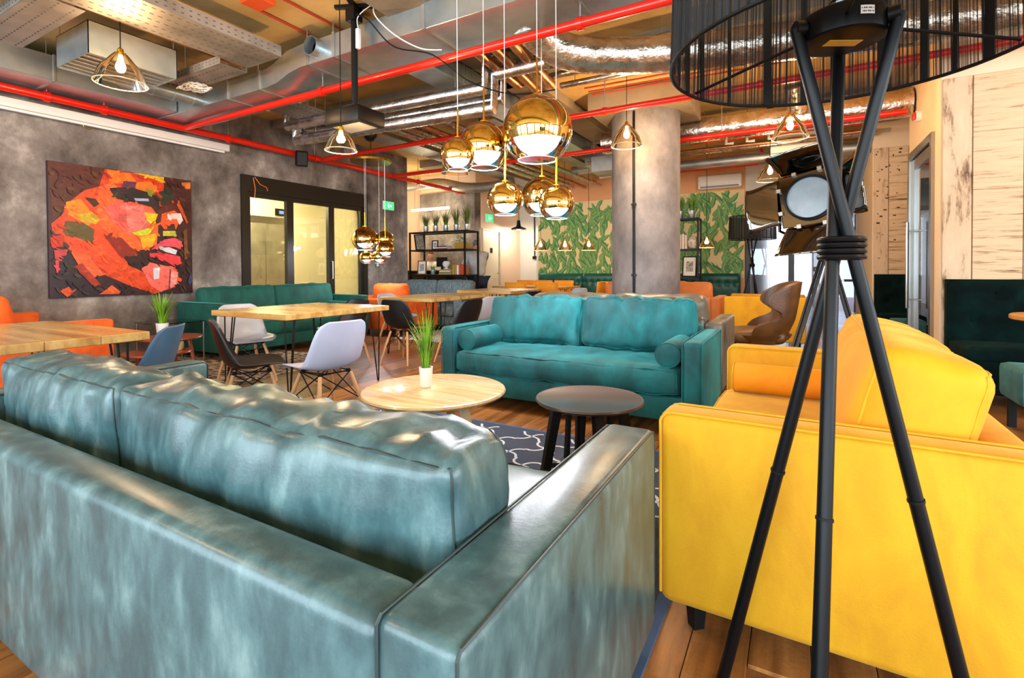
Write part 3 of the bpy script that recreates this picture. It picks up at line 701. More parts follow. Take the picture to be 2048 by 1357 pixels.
# tables on the rug
t = thing('coffee_table', 'round pale ash coffee table holding the potted grass', 'table', (-1.80, 2.26, 0))
MB().lathe([(0, .388), (.385, .388), (.403, .396), (.41, .406), (.405, .416), (.395, .42), (0, .42)], 64, cap=False).build('tabletop', ASH, t, smooth=40)
for k in range(3):
    a = math.radians(-12 + 120 * k); d = V(math.cos(a), math.sin(a), 0)
    MB().tube([V(0, 0, .388) + d * .235, V(0, 0, .0135) + d * .33], [.042, .026], 4).build('leg', ASH, t, smooth=0)
    B(-.02, .02, -.02, .02, .37, .388)
MB().lathe([(.0, .372), (.22, .372), (.22, .388), (0, .388)], 24, cap=False).build('leg_ring', ASH, t)
grass_plant('potted_grass', 'tall grass in a white ceramic pot on the pale coffee table', 'plant', (-1.86, 2.26, .421), .040, .115, POT, 120, .38, .11, LEAF1, 4, bw=.0026, droop=.8)
t = thing('side_table', 'small dark brown round side table with black slatted legs', 'table', (-.835, 2.19, 0))
MB().lathe([(0, .477), (.225, .477), (.243, .484), (.25, .492), (.246, .5), (.232, .4985), (.228, .4965), (0, .4965)], 48, cap=False).build('tabletop', DKTOP, t, smooth=40)
for k in range(4):
    a = math.radians(35 + 90 * k); d = V(math.cos(a), math.sin(a), 0)
    MB().tube([V(0, 0, .477) + d * .15, V(0, 0, .0135) + d * .235], [.030, .024], 4).build('leg', BLACKM, t, smooth=0)
for k in range(8):
    a = math.radians(35 + 45 * k + 15); d = V(math.cos(a), math.sin(a), 0)
    MB().tube([V(0, 0, .477) + d * .10, V(0, 0, .20) + d * .115], .011, 4).build('slat', BLACKM, t, smooth=0)
MB().lathe([(.10, .18), (.135, .18), (.135, .20), (.10, .20), (.10, .18)], 24, cap=False).build('lower_ring', BLACKM, t)
for k in range(4):
    a = math.radians(35 + 90 * k); d = V(math.cos(a), math.sin(a), 0)
    MB().tube([V(0, 0, .19) + d * .12, V(0, 0, .19) + d * .205], .011, 4).build('stretcher', BLACKM, t, smooth=0)

# ---- black tripod floor lamp --------------------------------------
SHADE, _nt, _b, _o = _new('black_pleated_voile')
_N = _nt.nodes; _L = _nt.links
_b.inputs['Base Color'].default_value = rgb('#121316'); _b.inputs['Roughness'].default_value = .8
_tc = _N.new('ShaderNodeTexCoord'); _sx = _N.new('ShaderNodeSeparateXYZ'); _L.new(_tc.outputs['Object'], _sx.inputs[0])
_at = _N.new('ShaderNodeMath'); _at.operation = 'ARCTAN2'; _L.new(_sx.outputs['X'], _at.inputs[0]); _L.new(_sx.outputs['Y'], _at.inputs[1])
_mu = _N.new('ShaderNodeMath'); _mu.operation = 'MULTIPLY'; _mu.inputs[1].default_value = 58; _L.new(_at.outputs[0], _mu.inputs[0])
_nz = _N.new('ShaderNodeTexNoise'); _nz.noise_dimensions = '1D'; _nz.inputs['Scale'].default_value = 1.0; _nz.inputs['Detail'].default_value = 3; _L.new(_mu.outputs[0], _nz.inputs['W'])
_mr = _N.new('ShaderNodeMapRange'); _mr.inputs[1].default_value = .35; _mr.inputs[2].default_value = .62; _mr.inputs[3].default_value = .42; _mr.inputs[4].default_value = 1.0
_L.new(_nz.outputs['Fac'], _mr.inputs[0]); _L.new(_mr.outputs[0], _b.inputs['Alpha'])
def tripod_lamp(label, loc, rz):
    t = thing('tripod_floor_lamp', label, 'floor lamp', loc, rz, 'black tripod floor lamps')
    z0, z1, R = 1.56, 1.93, .35
    sh = MB().grid(lambda u, v: ((R - .012 * v + .003 * math.sin(120 * 2 * PI * u)) * math.cos(2 * PI * u), (R - .012 * v + .003 * math.sin(120 * 2 * PI * u)) * math.sin(2 * PI * u), z0 + (z1 - z0) * v), 480, 2, True).build('lamp_shade', SHADE, t, smooth=60)
    for z, r in ((z0, R), (z1, R - .012)):
        MB().tube([(r * math.cos(2 * PI * k / 64), r * math.sin(2 * PI * k / 64), z) for k in range(64)], .0045, 6, closed=True).build('rim_wire', BLACKM, sh)
    for k in range(24):
        a = 2 * PI * k / 24 + .07 * math.sin(k * 5.1); w = .005 + .003 * (k % 3)
        B(-w, w, -.0015, .0015, z0, z1).xf(Matrix.Translation((0, 0, 0)) @ Matrix.Rotation(a, 4, 'Z') @ Matrix.Translation((0, R - .008, 0))).build('pleat_band', BLACKM, sh, smooth=0)
    hb = MB().lathe([(0, 1.582), (.074, 1.582), (.079, 1.586), (.080, 1.592), (.080, 1.632), (.077, 1.637), (0, 1.637)], 48, cap=False).build('hub', LAMPBASE, t, smooth=40)
    B(-.035, .035, -.014, .014, 1.5806, 1.5815).xf(Matrix.Rotation(.5, 4, 'Z')).build('rating_plate', plain('plate_yellow', '#d8b24a', .4) if 'plate_yellow' not in MATS else MATS['plate_yellow'], hb, smooth=0)
    lm = MB()
    a0 = math.radians(-62)
    for k in range(8):
        p = [a0 - .17 + .34 * (k + d) / 8 for d in (0, 1)]
        lm.poly([(.0806 * math.cos(p[0]), .0806 * math.sin(p[0]), 1.604), (.0806 * math.cos(p[1]), .0806 * math.sin(p[1]), 1.604), (.0806 * math.cos(p[1]), .0806 * math.sin(p[1]), 1.621), (.0806 * math.cos(p[0]), .0806 * math.sin(p[0]), 1.621)])
    lm.build('paper_label', WHITEP, hb)
    lt = MB()
    for row, z in enumerate((1.609, 1.6155)):
        for k in range(13):
            if (k * 7 + row * 3) % 5 == 0: continue
            p = [a0 - .15 + .30 * (k + d) / 13 for d in (.1, .75)]
            lt.poly([(.0809 * math.cos(q), .0809 * math.sin(q), zz) for q, zz in ((p[0], z - .0015), (p[1], z - .0015), (p[1], z + .0015), (p[0], z + .0015))])
    lt.build('label_print', BLACKM, hb, kind='stuff')
    st = MB().tube([(0, 0, 1.637), (0, 0, 1.75)], .018, 12).build('socket_stem', LAMPBASE, t)
    MB().tube([(.026 * math.cos(k * .7), .026 * math.sin(k * .7), 1.645 + k * .0011) for k in range(80)], .003, 5).build('coil', STEEL, st)
    for k in range(3):
        a = math.radians((157, 24, 272)[k])
        MB().tube([(.078 * math.cos(a), .078 * math.sin(a), 1.61), (R * math.cos(a), R * math.sin(a), z0 + .012)], .004, 6).build('shade_spoke', BLACKM, t)
    # crossed legs: each passes the ring near the axis and lands on the far side
    c0 = V(0, 0, 1.14)
    for k in range(3):
        a = math.radians((208, 345, 90)[k]); tp = V(.098 * math.cos(a), .098 * math.sin(a), 1.612 if k < 2 else 1.60)
        o = V(.020 * math.cos(a + 2.2), .020 * math.sin(a + 2.2), 1.14); d = (o - tp)
        ft = tp + d * ((tp.z - .0) / (tp.z - 1.14))
        lg = MB().tube([tp, tp + (ft - tp) * .998], [.0125, .0150], 12).build('leg', LAMPBASE, t)
        s = .62; j = tp + (ft - tp) * s
        MB().tube([j, j + (ft - tp).normalized() * .006], .0160, 12).build('joint_ring', BLACKM, lg)
        MB().tube([tp * .82 + V(0, 0, tp.z * .18), tp * 1.03 + V(0, 0, -tp.z * .03)], .017, 12).build('pivot', LAMPBASE, lg)
    rgm = None
    for q in range(4):
        MB().tube([(.040 * math.cos(2 * PI * k / 28), .040 * math.sin(2 * PI * k / 28), 1.122 + q * .0125) for k in range(28)], .0065, 8, closed=True).build('binding_ring', LAMPBASE, t)
    return t
L1 = tripod_lamp('large black tripod floor lamp with pleated drum shade, nearest the viewer', (.085, 1.29, 0), 0)
# ================================================================== services under the ceiling
def red_pipe(label, pts, r, clamps=()):
    t = thing('sprinkler_pipe', label, 'pipe', (0, 0, 0), 0, 'red sprinkler pipes')
    MB().tube(pts, r, 14).build('pipe_run', RED, t)
    a, b = Vector(pts[0]), Vector(pts[-1]); d = (b - a).normalized()
    for u in clamps:
        c = a + (b - a) * u
        k = MB().tube([c - d * .022, c + d * .022], r * 1.35, 14).build('coupling', RED, t)
        MB().tube([c + V(0, 0, r), V(c.x, c.y, HC - .001)], .005, 6).build('hanger_rod', GALVW, t)
    return t
red_pipe('thick red sprinkler main running along the concrete wall', [(-6.80, -3.3, 2.94), (-6.80, 10.9, 2.90)], .042, (.385, .42, .52, .62, .72, .8, .9))
red_pipe('red sprinkler branch nearest the viewer, crossing above the gold globes', [(-6.80, 3.52, 2.925), (-.2, 3.50, 2.92), (4.0, 3.50, 2.92)], .036, (.24, .5, .72))
red_pipe('red sprinkler branch passing in front of the concrete column', [(-6.80, 5.62, 2.91), (4.0, 5.62, 2.96)], .034, (.2, .45, .6))
red_pipe('red sprinkler branch passing behind the concrete column', [(-6.80, 7.272, 2.90), (1.1, 7.272, 2.89)], .034, (.2, .4, .75))
red_pipe('red sprinkler branch with a drop beside the wallpaper', [(-2.4, 9.62, 2.90), (-.62, 9.62, 2.90), (-.52, 9.62, 2.90), (-.52, 9.62, 3.10), (-.52, 9.5, 3.2)], .032, (.3,))
red_pipe('thin red pipe crossing high above the right booths', [(-1.4, 8.2, 3.05), (.94, 8.2, 3.05)], .03, (.4,))
red_pipe('short red pipe in front of the corridor glazing', [(-.2, 10.3, 2.75), (.9, 10.3, 2.78)], .03, (.5,))

def rect_duct(label, segs, mat=GALV, flange=None, name='rectangular_duct'):
    t = thing(name, label, 'duct')
    for s in segs: RB(*s, r=.004, seg=1).build('duct_section', mat, t, smooth=0)
    for s in segs:
        for p in ((s[0] + .03, s[2] + .05), (s[1] - .03, s[3] - .05)): MB().tube([(p[0], p[1], s[5]), (p[0], p[1], HC - .001)], .004, 6).build('hanger_rod', GALVW, t)
    for f in flange or []: RB(*f, r=.003, seg=1).build('flange', GALVW, t, smooth=0)
    return t
# along the left wall, then across the room with a step up
rect_duct('galvanised duct running along the top of the concrete wall', [(-6.97, -6.4, -3.3, -1.2, 2.99, 3.24), (-6.97, -6.4, -1.196, 1.0, 2.99, 3.24), (-6.97, -6.4, 1.004, 2.1, 2.99, 3.24), (-6.97, -6.4, 2.104, 3.23, 2.99, 3.24)],
          flange=[(-6.975, -6.39, y - .012, y + .012, 2.98, 3.25) for y in (1.0, 2.1)])
t = thing('stepped_duct', 'long galvanised duct stepping up across the ceiling', 'duct')
y0, y1 = 3.24, 3.72
prof = [(-6.96, 2.975, 3.16), (-4.82, 2.975, 3.16), (-4.55, 3.0, 3.19), (-4.30, 3.055, 3.25), (-4.12, 3.075, 3.28), (4.2, 3.075, 3.29)]
cuts = [(-6.96, -5.4), (-5.396, -4.84), (-4.08, -3.72), (-3.716, -2.66), (-2.656, -1.4), (-1.396, .2), (.204, 2.0), (2.004, 4.2)]
for a, b in cuts:
    lo, hi = ((2.975, 3.16) if b < -4.5 else (3.075, 3.29)); RB(a, b, y0, y1, lo, hi, r=.003, seg=1).build('duct_section', GALV, t, smooth=0)
pts = [(x, z0) for x, z0, z1 in prof[1:5]] + [(x, z1) for x, z0, z1 in prof[4:0:-1]]
fixn(MB().prism([(x, y0 - .002, z) for x, z in [(-4.838, 2.975), (-4.72, 2.972), (-4.55, 2.99), (-4.36, 3.05), (-4.2, 3.073), (-4.082, 3.075), (-4.082, 3.29), (-4.2, 3.288), (-4.4, 3.27), (-4.6, 3.19), (-4.72, 3.162), (-4.838, 3.16)]], (0, y1 - y0 + .004, 0)).build('offset_bend', GALV, t, smooth=40))
for x, z0, z1 in ((-5.4, 2.965, 3.17), (-4.84, 2.965, 3.17), (-4.08, 3.065, 3.3), (-3.72, 3.065, 3.3), (-2.66, 3.065, 3.3), (-1.4, 3.065, 3.3), (.2, 3.065, 3.3)):
    B(x - .016, x + .016, y0 - .014, y1 + .014, z0, z1).build('flange', GALVW, t, smooth=0)
    MB().tube([(x, y0 - .008, z0), (x, y0 - .008, HC - .001)], .005, 6).build('hanger_rod', GALVW, t)
MB().lathe([(.085, 0), (.085, .10), (.088, .10), (.088, .0)], 28, c=(-3.93, y0 - .0, 3.19), axis=(0, -1, 0)).build('round_spigot', GALV, t)
# perforated cable trays
SLOT = plain('slot_dark', '#4d4a46', .7)
def cable_tray(label, x0, x1, y0, y1, z, h, axis='y'):
    t = thing('cable_tray', label, 'cable tray', (0, 0, 0), 0, 'perforated cable trays')
    B(x0, x1, y0, y1, z, z + .003).build('tray_floor', GALVW, t, smooth=0)
    if axis == 'y':
        for a in (x0, x1): B(a - .0015, a + .0015, y0, y1, z, z + h).build('side_rail', GALVW, t, smooth=0)
    else:
        for a in (y0, y1): B(x0, x1, a - .0015, a + .0015, z, z + h).build('side_rail', GALVW, t, smooth=0)
    m = MB(); L = (y1 - y0) if axis == 'y' else (x1 - x0); Wd = (x1 - x0) if axis == 'y' else (y1 - y0)
    n = int(L / .06); nr = max(2, int(Wd / .09))
    for i in range(n):
        for j in range(nr):
            u = .02 + i * .06 + (.03 if j % 2 else 0); w = Wd * (j + .5) / nr
            if u + .03 > L: continue
            if axis == 'y': m.box(x0 + w - .005, x0 + w + .005, y0 + u, y0 + u + .03, z - .0012, z - .0004)
            else: m.box(x0 + u, x0 + u + .03, y0 + w - .005, y0 + w + .005, z - .0012, z - .0004)
        for zz in ((.3, .7) if h > .06 else (.5,)):
            u = .02 + i * .06
            if axis == 'y':
                for a in (x0, x1): m.box(a - .0024, a + .0024, y0 + u, y0 + u + .02, z + h * zz - .004, z + h * zz + .004)
            else:
                for a in (y0, y1): m.box(x0 + u, x0 + u + .02, a - .0024, a + .0024, z + h * zz - .004, z + h * zz + .004)
    m.build('slot', SLOT, t, smooth=0, kind='stuff')
    k = 0
    while .3 + k * 1.1 < L:
        u = .3 + k * 1.1; k += 1
        for s in (0, 1):
            p = (x0 + .012 + s * (Wd - .024), y0 + u) if axis == 'y' else (x0 + u, y0 + .012 + s * (Wd - .024))
            MB().tube([(p[0], p[1], z), (p[0], p[1], HC - .001)], .004, 6).build('hanger_rod', GALVW, t)
    return t
cable_tray('deep perforated cable tray over the nearest cone pendant', -4.62, -4.12, .6, 2.98, 3.06, .10)
cable_tray('short cross tray beside the coiled white cable', -5.55, -4.64, 2.72, 2.98, 3.02, .075, 'x')
cable_tray('cable tray in the upper left corner of the ceiling', -5.9, -4.66, 1.42, 1.72, 3.06, .085, 'x')
cable_tray('long cable tray running back between the silver pipes', -5.5, -5.1, 3.75, 10.4, 3.02, .06)
cable_tray('cable tray behind the stepped duct towards the recess', -3.75, -3.5, 5.7, 10.4, 3.10, .06)
rect_duct('flat wide galvanised duct at the top left, above the trays', [(-5.55, -4.7, -1.5, 1.25, 3.10, 3.26)])
# linear supply box with louvres
t = thing('supply_air_box', 'open bottomed galvanised supply box beside the nearest cone pendant', 'air diffuser')
bx = MB(); a, b, c, d, z0, z1 = -5.68, -5.06, 1.88, 2.56, 2.90, 3.17
bx.box(a, b, c, c + .006, z0, z1); bx.box(a, b, d - .006, d, z0, z1); bx.box(a, a + .006, c, d, z0, z1); bx.box(b - .006, b, c, d, z0, z1); bx.box(a, b, c, d, z1 - .006, z1)
bx.build('casing', GALV, t, smooth=0)
for k in range(6):
    x = a + .06 + k * .1; B(x, x + .035, c + .006, d - .006, z0 + .008, z0 + .014).build('louvre', GALVW, t, smooth=0)
for p in ((a + .02, c + .02), (b - .02, d - .02)): MB().tube([(p[0], p[1], z1), (p[0], p[1], HC - .001)], .004, 6).build('hanger_rod', GALVW, t)
# round ducts
def spiral_duct(label, pts, r, mat=GALV, rings=None, name='spiral_duct', n=28):
    t = thing(name, label, 'duct'); MB().tube(pts, r, n).build('duct_tube', mat, t, smooth=60)
    for c, d in rings or []:
        c = Vector(c); d = Vector(d).normalized(); MB().tube([c - d * .012, c + d * .012], r + .006, n).build('seam_ring', mat, t)
    return t
spiral_duct('short shiny spiral duct feeding the stepped duct', [(-5.92, 2.45, 3.04), (-5.92, 3.24, 3.04)], .075, rings=[((-5.92, y, 3.04), (0, 1, 0)) for y in (2.55, 2.75, 2.95, 3.15)])
def pth(*a): return list(a)
def smooth_path(ctrl, n=10):
    out = []
    for i in range(len(ctrl) - 1):
        p0, p1, p2, p3 = (Vector(ctrl[max(i - 1, 0)]), Vector(ctrl[i]), Vector(ctrl[i + 1]), Vector(ctrl[min(i + 2, len(ctrl) - 1)]))
        for k in range(n):
            u = k / n; out.append(.5 * (2 * p1 + (p2 - p0) * u + (2 * p0 - 5 * p1 + 4 * p2 - p3) * u * u + (3 * p1 - p0 - 3 * p2 + p3) * u ** 3))
    out.append(Vector(ctrl[-1])); return out
spiral_duct('fat crinkled foil duct bending out of the stepped duct', smooth_path([(-1.98, 3.72, 3.2), (-1.95, 3.95, 3.14), (-1.75, 4.15, 3.02), (-1.3, 4.38, 2.98), (-.7, 4.6, 2.98), (.3, 4.85, 2.98), (1.6, 5.1, 2.98)], 8), .155, FOIL, name='foil_duct')
spiral_duct('long foil wrapped duct crossing behind the concrete column', [(-2.6, 7.49, 3.04), (-.6, 7.48, 3.04), (.4, 7.48, 3.04), (1.18, 7.48, 3.04)], .165, FOIL, name='foil_duct')
spiral_duct('foil branch rising from the duct behind the column', [(.02, 7.36, 3.08), (-.02, 7.2, 3.36)], .12, FOIL, name='foil_duct')
spiral_duct('wavy grey flexible duct above the bar shelf', smooth_path([(-8.4, 9.2, 3.08), (-7.8, 9.2, 3.08), (-7.1, 9.2, 3.08), (-6.45, 9.2, 2.93), (-5.75, 9.2, 2.88), (-5.2, 9.2, 2.95)], 8), .11, GALVW, name='flexible_duct')
spiral_duct('second grey flexible duct beside the column top', smooth_path([(-4.0, 9.6, 3.1), (-3.4, 9.6, 3.1), (-2.9, 9.6, 2.98), (-2.2, 9.6, 3.0)], 8), .10, GALVW, name='flexible_duct')
# lagged pipe runs
def lagged(label, runs, r, mat=LAG, name='lagged_pipe'):
    t = thing(name, label, 'pipe')
    for p in runs:
        MB().tube(p, r, 16).build('pipe_run', mat, t, smooth=50)
        L_, i_ = max(((Vector(p[i + 1]) - Vector(p[i])).length, i) for i in range(len(p) - 1))
        for u in (.12, .88):
            c = Vector(p[i_]).lerp(Vector(p[i_ + 1]), u); MB().tube([c + V(0, 0, r * .9), (c.x, c.y, HC - .001)], .004, 6).build('hanger_rod', GALVW, t)
    return t
for k, (yy, zz, w) in enumerate(((4.26, 2.98, 'front upper'), (4.40, 2.82, 'lowest'), (4.55, 2.96, 'rear upper'))):
    lagged('silver lagged pipe, %s of the three under the projector' % w, [[(-5.78, yy, zz + .22), (-5.78, yy, zz), (-2.72 + .02 * k, yy, zz - .06), (-2.72 + .02 * k, yy, zz + .30 - .02 * k), (-2.1, yy, zz + .30 - .02 * k)]], .062 if k != 1 else .07)
for k, (a, b) in enumerate((((-2.62, 3.76, 3.17), (-2.66, 4.85, 3.12)), ((-2.42, 3.76, 3.17), (-2.54, 5.1, 3.10)), ((-2.23, 3.76, 3.17), (-2.34, 5.05, 3.12)))):
    lagged('copper toned lagged pipe above the gold globes, %s' % ('left', 'middle', 'right')[k], [[a, b]], .052, COPP)
for k, (yy, zz) in enumerate(((4.7, 3.22), (4.98, 3.2), (5.4, 3.24))):
    lagged('slim silver pipe behind the gold globes, %s row' % ('first', 'second', 'third')[k], [[(-2.4, yy, zz), (-.9, yy, zz)]], .035, LAG)
for k in range(2):
    lagged('copper toned pipe over the nearest cone pendant, %s' % ('inner', 'outer')[k], [[(-5.02 + .12 * k, 1.3, 3.26), (-5.02 + .12 * k, 3.2, 3.24)]], .03, COPP)
for k, (xx, zz) in enumerate(((-4.75, 3.0), (-4.62, 3.05), (-4.3, 3.0), (-4.1, 3.08), (-3.95, 3.02))):
    lagged('long silver pipe running to the back wall, number %s from the concrete wall' % ('one', 'two', 'three', 'four', 'five')[k], [[(xx, 4.75, zz), (xx + .06, 10.9, zz - .02)]], .045 if k % 2 else .035, LAG if k != 2 else COPP)
for k, (yy, zz, r, mm) in enumerate(((8.6, 2.99, .05, LAG), (9.0, 2.87, .09, GALVW), (8.35, 2.96, .028, COPP), (10.0, 3.02, .07, GALVW))):
    lagged('pipe crossing between the column and the booths, %s' % ('silver lagged', 'wide grey', 'thin copper toned', 'grey, farthest back')[k], [[(-3.2, yy, zz), (.94, yy, zz)]], r, mm)
for k in range(3):
    t = lagged('small silver pipe offset right of the column, %s' % ('left', 'middle', 'right')[k], [[(-1.05 + .28 * k, 8.0, 3.12), (-.9 + .28 * k, 8.0, 3.12), (-.9 + .28 * k, 8.0, 2.93), (-.8 + .28 * k, 8.0, 2.93)]], .022, WHITEP)
rect_duct('grey duct behind the column facing the lamp', [(-1.2, .9, 7.75, 8.05, 3.02, 3.25)])
rect_duct('pale grey duct end beside the column top', [(-3.0, -2.4, 8.0, 8.3, 2.72, 2.98)], mat=GALVW)
rect_duct('galvanised duct crossing the far ceiling', [(-3.42, -2.75, 8.78, 9.1, 3.0, 3.25), (-2.746, -2.0, 8.78, 9.1, 3.0, 3.25)])
rect_duct('dark galvanised duct leading back from the stepped duct', [(-3.45, -3.12, 3.73, 8.3, 3.10, 3.32)])
# white slatted ceiling panel
t = thing('slatted_panel', 'white slatted acoustic panel hung in front of the corridor', 'ceiling panel', (0, 0, 0))
for k in range(5):
    z = 2.66 + k * .105; RB(-.37 + .01 * k, .27 + .02 * k, 8.80 - .03 * k, 8.83 - .03 * k, z, z + .10, r=.004, seg=1).build('slat', plain('panel_white', '#eef0e6', .5) if k == 0 else MATS['panel_white'], t, smooth=0)
for x in (-.3, .2): MB().tube([(x, 8.69, 3.17), (x, 8.69, HC - .001)], .004, 6).build('hanger_rod', GALVW, t)
# wall air conditioner
t = thing('air_conditioner', 'white wall air conditioner above the leaf wallpaper', 'air conditioner', (-1.34, 10.99, 2.70))
RB(-.41, .41, -.22, -.01, 0, .27, r=.03, seg=3).build('body', WHITEP, t); B(-.36, .36, -.223, -.19, .02, .055).build('air_slot', plain('slot_grey', '#8b8f92', .5), t, smooth=0)
B(-.405, .405, -.222, -.215, .08, .083).build('panel_joint', MATS['slot_grey'], t, smooth=0)

# projector screen case on the wall
t = thing('screen_case', 'long white projector screen case on the concrete wall', 'projector screen', (-6.90, 0, 0))
RB(-.09, .06, -1.2, 4.13, 2.75, 2.845, r=.012).build('case', WHITEP, t); B(-.02, .02, -1.15, 4.08, 2.728, 2.75).build('bottom_bar', WHITEP, t, smooth=0)
MB().tube(arc((.0, 2.55, 2.738), .045, PI, 2 * PI, 10, 'yz'), .005, 6).build('pull_handle', BRASS, t)
# projector on its pole
t = thing('projector', 'black projector hanging from a ceiling pole', 'projector', (-3.34, 3.13, 0))
MB().tube([(0, 0, 2.56), (0, 0, 3.33)], .028, 12).build('pole', BLACK, t)
MB().tube([(0, 0, 2.50), (0, 0, 2.86)], .022, 12).build('inner_pole', BLACK, t)
B(-.05, .05, -.05, .05, 3.25, 3.37).build('clevis', BLACK, t, smooth=0)
for a in (.5, 2.0): B(-.02, .02, -.17, .17, 3.37, 3.399).xf(Matrix.Rotation(a, 4, 'Z')).build('mount_arm', BLACK, t, smooth=0)
pr = RB(-.20, .20, -.16, .16, 2.34, 2.475, r=.015, seg=2).build('body', BLACK, t)
B(-.07, .07, -.07, .07, 2.475, 2.52).build('mount_plate', BLACK, t, smooth=0)
for k in range(9): B(-.204, -.2, -.13 + k * .03, -.115 + k * .03, 2.36, 2.455).build('vent_slat', STEEL if k < 0 else plain('vent_grey', '#4c4640', .5) if k == 0 else MATS['vent_grey'], pr, smooth=0)
MB().lathe([(.0, 0), (.05, 0), (.055, .03), (.045, .03), (.03, .02), (0, .02)], 20, c=(-.2, .06, 2.40), axis=(-1, 0, 0), cap=False).build('lens', BLACK, pr)
B(-.16, .16, -.1, .1, 2.336, 2.34).build('underside_plate', GALVW, pr, smooth=0)
wh = thing('power_adapter', 'white adapter dangling beside the projector pole', 'adapter', (-3.24, 3.08, 2.98))
RB(-.018, .018, -.018, .018, 0, .17, r=.008).build('brick', WHITEP, wh); MB().tube(smooth_path([(0, 0, .17), (.0, 0, .27), (.1, .05, .36), (.2, .12, .40)], 6), .004, 6).build('lead', WHITEP, wh)
tag(MB().tube(smooth_path([(-3.31, 3.1, 3.3), (-3.1, 3.05, 3.18), (-2.95, 3.2, 2.98), (-2.7, 3.4, 2.93), (-2.45, 3.6, 2.72), (-2.2, 3.9, 2.66), (-1.9, 4.15, 2.72)], 8), .006, 6).build('projector_cable', BLACKM), 'black cable sagging from the projector pole to the right', 'cable')
tag(MB().tube(smooth_path([(-3.1, 3.15, 3.39), (-3.09, 3.12, 3.25), (-2.9, 3.15, 3.05), (-2.75, 3.3, 2.96), (-2.6, 3.4, 2.95)], 8), .0055, 6).build('white_cable', WHITEP), 'white cable looping down next to the projector pole', 'cable')
coil = MB()
for k in range(7):
    rr = .10 + .01 * math.sin(k * 2.1); coil.tube([(-5.38 + rr * 1.25 * math.cos(2 * PI * q / 20) + .01 * k, 2.88 + rr * math.sin(2 * PI * q / 20 + k), 2.975 + .012 * math.sin(q * .9 + k)) for q in range(20)], .006, 5, closed=True)
tag(coil.build('cable_coil', WHITEP), 'coil of white cable tied under the cross tray', 'cable')
# speaker on the pipe, dome camera, junction box and conduits
t = thing('wall_speaker', 'small black speaker bracketed on the concrete wall', 'speaker', (-6.72, 5.19, 2.72), rot=(0, .25, -.5))
RB(-.07, .07, -.085, .085, -.0, .24, r=.02).build('cabinet', BLACKM, t); RB(.068, .076, -.07, .07, .02, .22, r=.003, seg=1).build('grille', BLACK, t)
MB().tube([(-.06, 0, .12), (-.2, .08, .16)], .012, 8).build('bracket', BLACK, t)
t = thing('dome_camera', 'dark dome camera under the silver pipes', 'security camera', (-5.2, 5.15, 0))
MB().tube([(0, 0, 3.05), (0, 0, HC - .14)], .012, 8).build('stem', BLACK, t); MB().lathe([(0, 2.90), (.05, 2.91), (.085, 2.95), (.095, 3.0), (.095, 3.05), (0, 3.06)], 20, cap=False).build('dome', BLACK, t)
t = thing('junction_box', 'orange junction box on the ceiling', 'junction box', (-3.92, 2.62, HC))
RB(-.11, .11, -.09, .09, -.075, -.001, r=.006, seg=1).build('box', plain('orange_box', '#e2571c', .5), t, smooth=0)
for s in (-1, 1): MB().lathe([(.0, 0), (.014, 0), (.014, .03), (0, .03)], 10, c=(s * .05, .09, -.035), axis=(0, 1, 0)).build('gland', STEEL, t)
for k, (a, b) in enumerate((((-4.1, 2.7), (-4.12, 3.7)), ((-3.75, .9), (-3.76, 3.9)))):
    tag(MB().tube([(a[0], a[1], HC - .018), (b[0], b[1], HC - .018)], .011, 8).build('ceiling_conduit', REDD), 'rust red conduit on the ceiling, %s' % ('from the orange box', 'right of the orange box')[k], 'conduit')
for k in range(3):
    tag(MB().tube([(-2.3, 5.9 + .14 * k, HC - .05), (-1.0, 5.95 + .14 * k, HC - .05), (1.2, 6.0 + .14 * k, HC - .05)], .010, 8).build('ceiling_conduit', REDD), 'rust red conduit right of the gold globes, %s of three' % ('front', 'middle', 'rear')[k], 'conduit')
# exit signs, switches, alarm
def exit_sign(label, loc, rz, w, h, m1):
    t = thing('exit_sign', label, 'sign', loc, rz)
    RB(-w / 2, w / 2, -.03, 0, -h / 2, h / 2, r=.006, seg=1).build('housing', WHITEP, t, smooth=0)
    B(-w / 2 + .012, w / 2 - .012, -.033, -.03, -h / 2 + .012, h / 2 - .012).build('panel', m1, t, smooth=0)
    m = MB(); s = h * .3      # running figure and arrow
    m.poly([(-.55 * s, -.035, .55 * s), (-.2 * s, -.035, .55 * s), (-.2 * s, -.035, .9 * s), (-.55 * s, -.035, .9 * s)])
    m.poly([(-.9 * s, -.035, -.1 * s), (-.2 * s, -.035, .45 * s), (.1 * s, -.035, .3 * s), (-.5 * s, -.035, -.3 * s)])
    m.poly([(-.6 * s, -.035, -.2 * s), (-.1 * s, -.035, -.2 * s), (.1 * s, -.035, -.9 * s), (-.2 * s, -.035, -.9 * s)])
    m.poly([(.5 * s, -.035, .2 * s), (1.0 * s, -.035, .2 * s), (1.0 * s, -.035, -.2 * s), (.5 * s, -.035, -.2 * s)]); m.poly([(1.0 * s, -.035, .5 * s), (1.5 * s, -.035, 0), (1.0 * s, -.035, -.5 * s)])
    m.build('pictogram', EXITW if m1 is EXIT else EXIT, t, smooth=0); return t
exit_sign('lit green exit sign on the concrete wall beside the lobby doors', (XW + .001, 7.38, 2.36), PI / 2, .30, .17, EXIT)
exit_sign('small exit sign above the cream door', (-6.499, 10.3, 2.34), PI / 2, .34, .2, EXIT)
t = thing('door_release', 'green door release button right of the lobby doors', 'switch', (XW, 7.06, 1.19)); RB(0, .03, -.045, .045, -.045, .045, r=.005).build('housing', plain('release_green', '#1f7d5c', .5), t); RB(.03, .036, -.025, .025, -.025, .025, r=.002, seg=1).build('button', WHITEP, t)
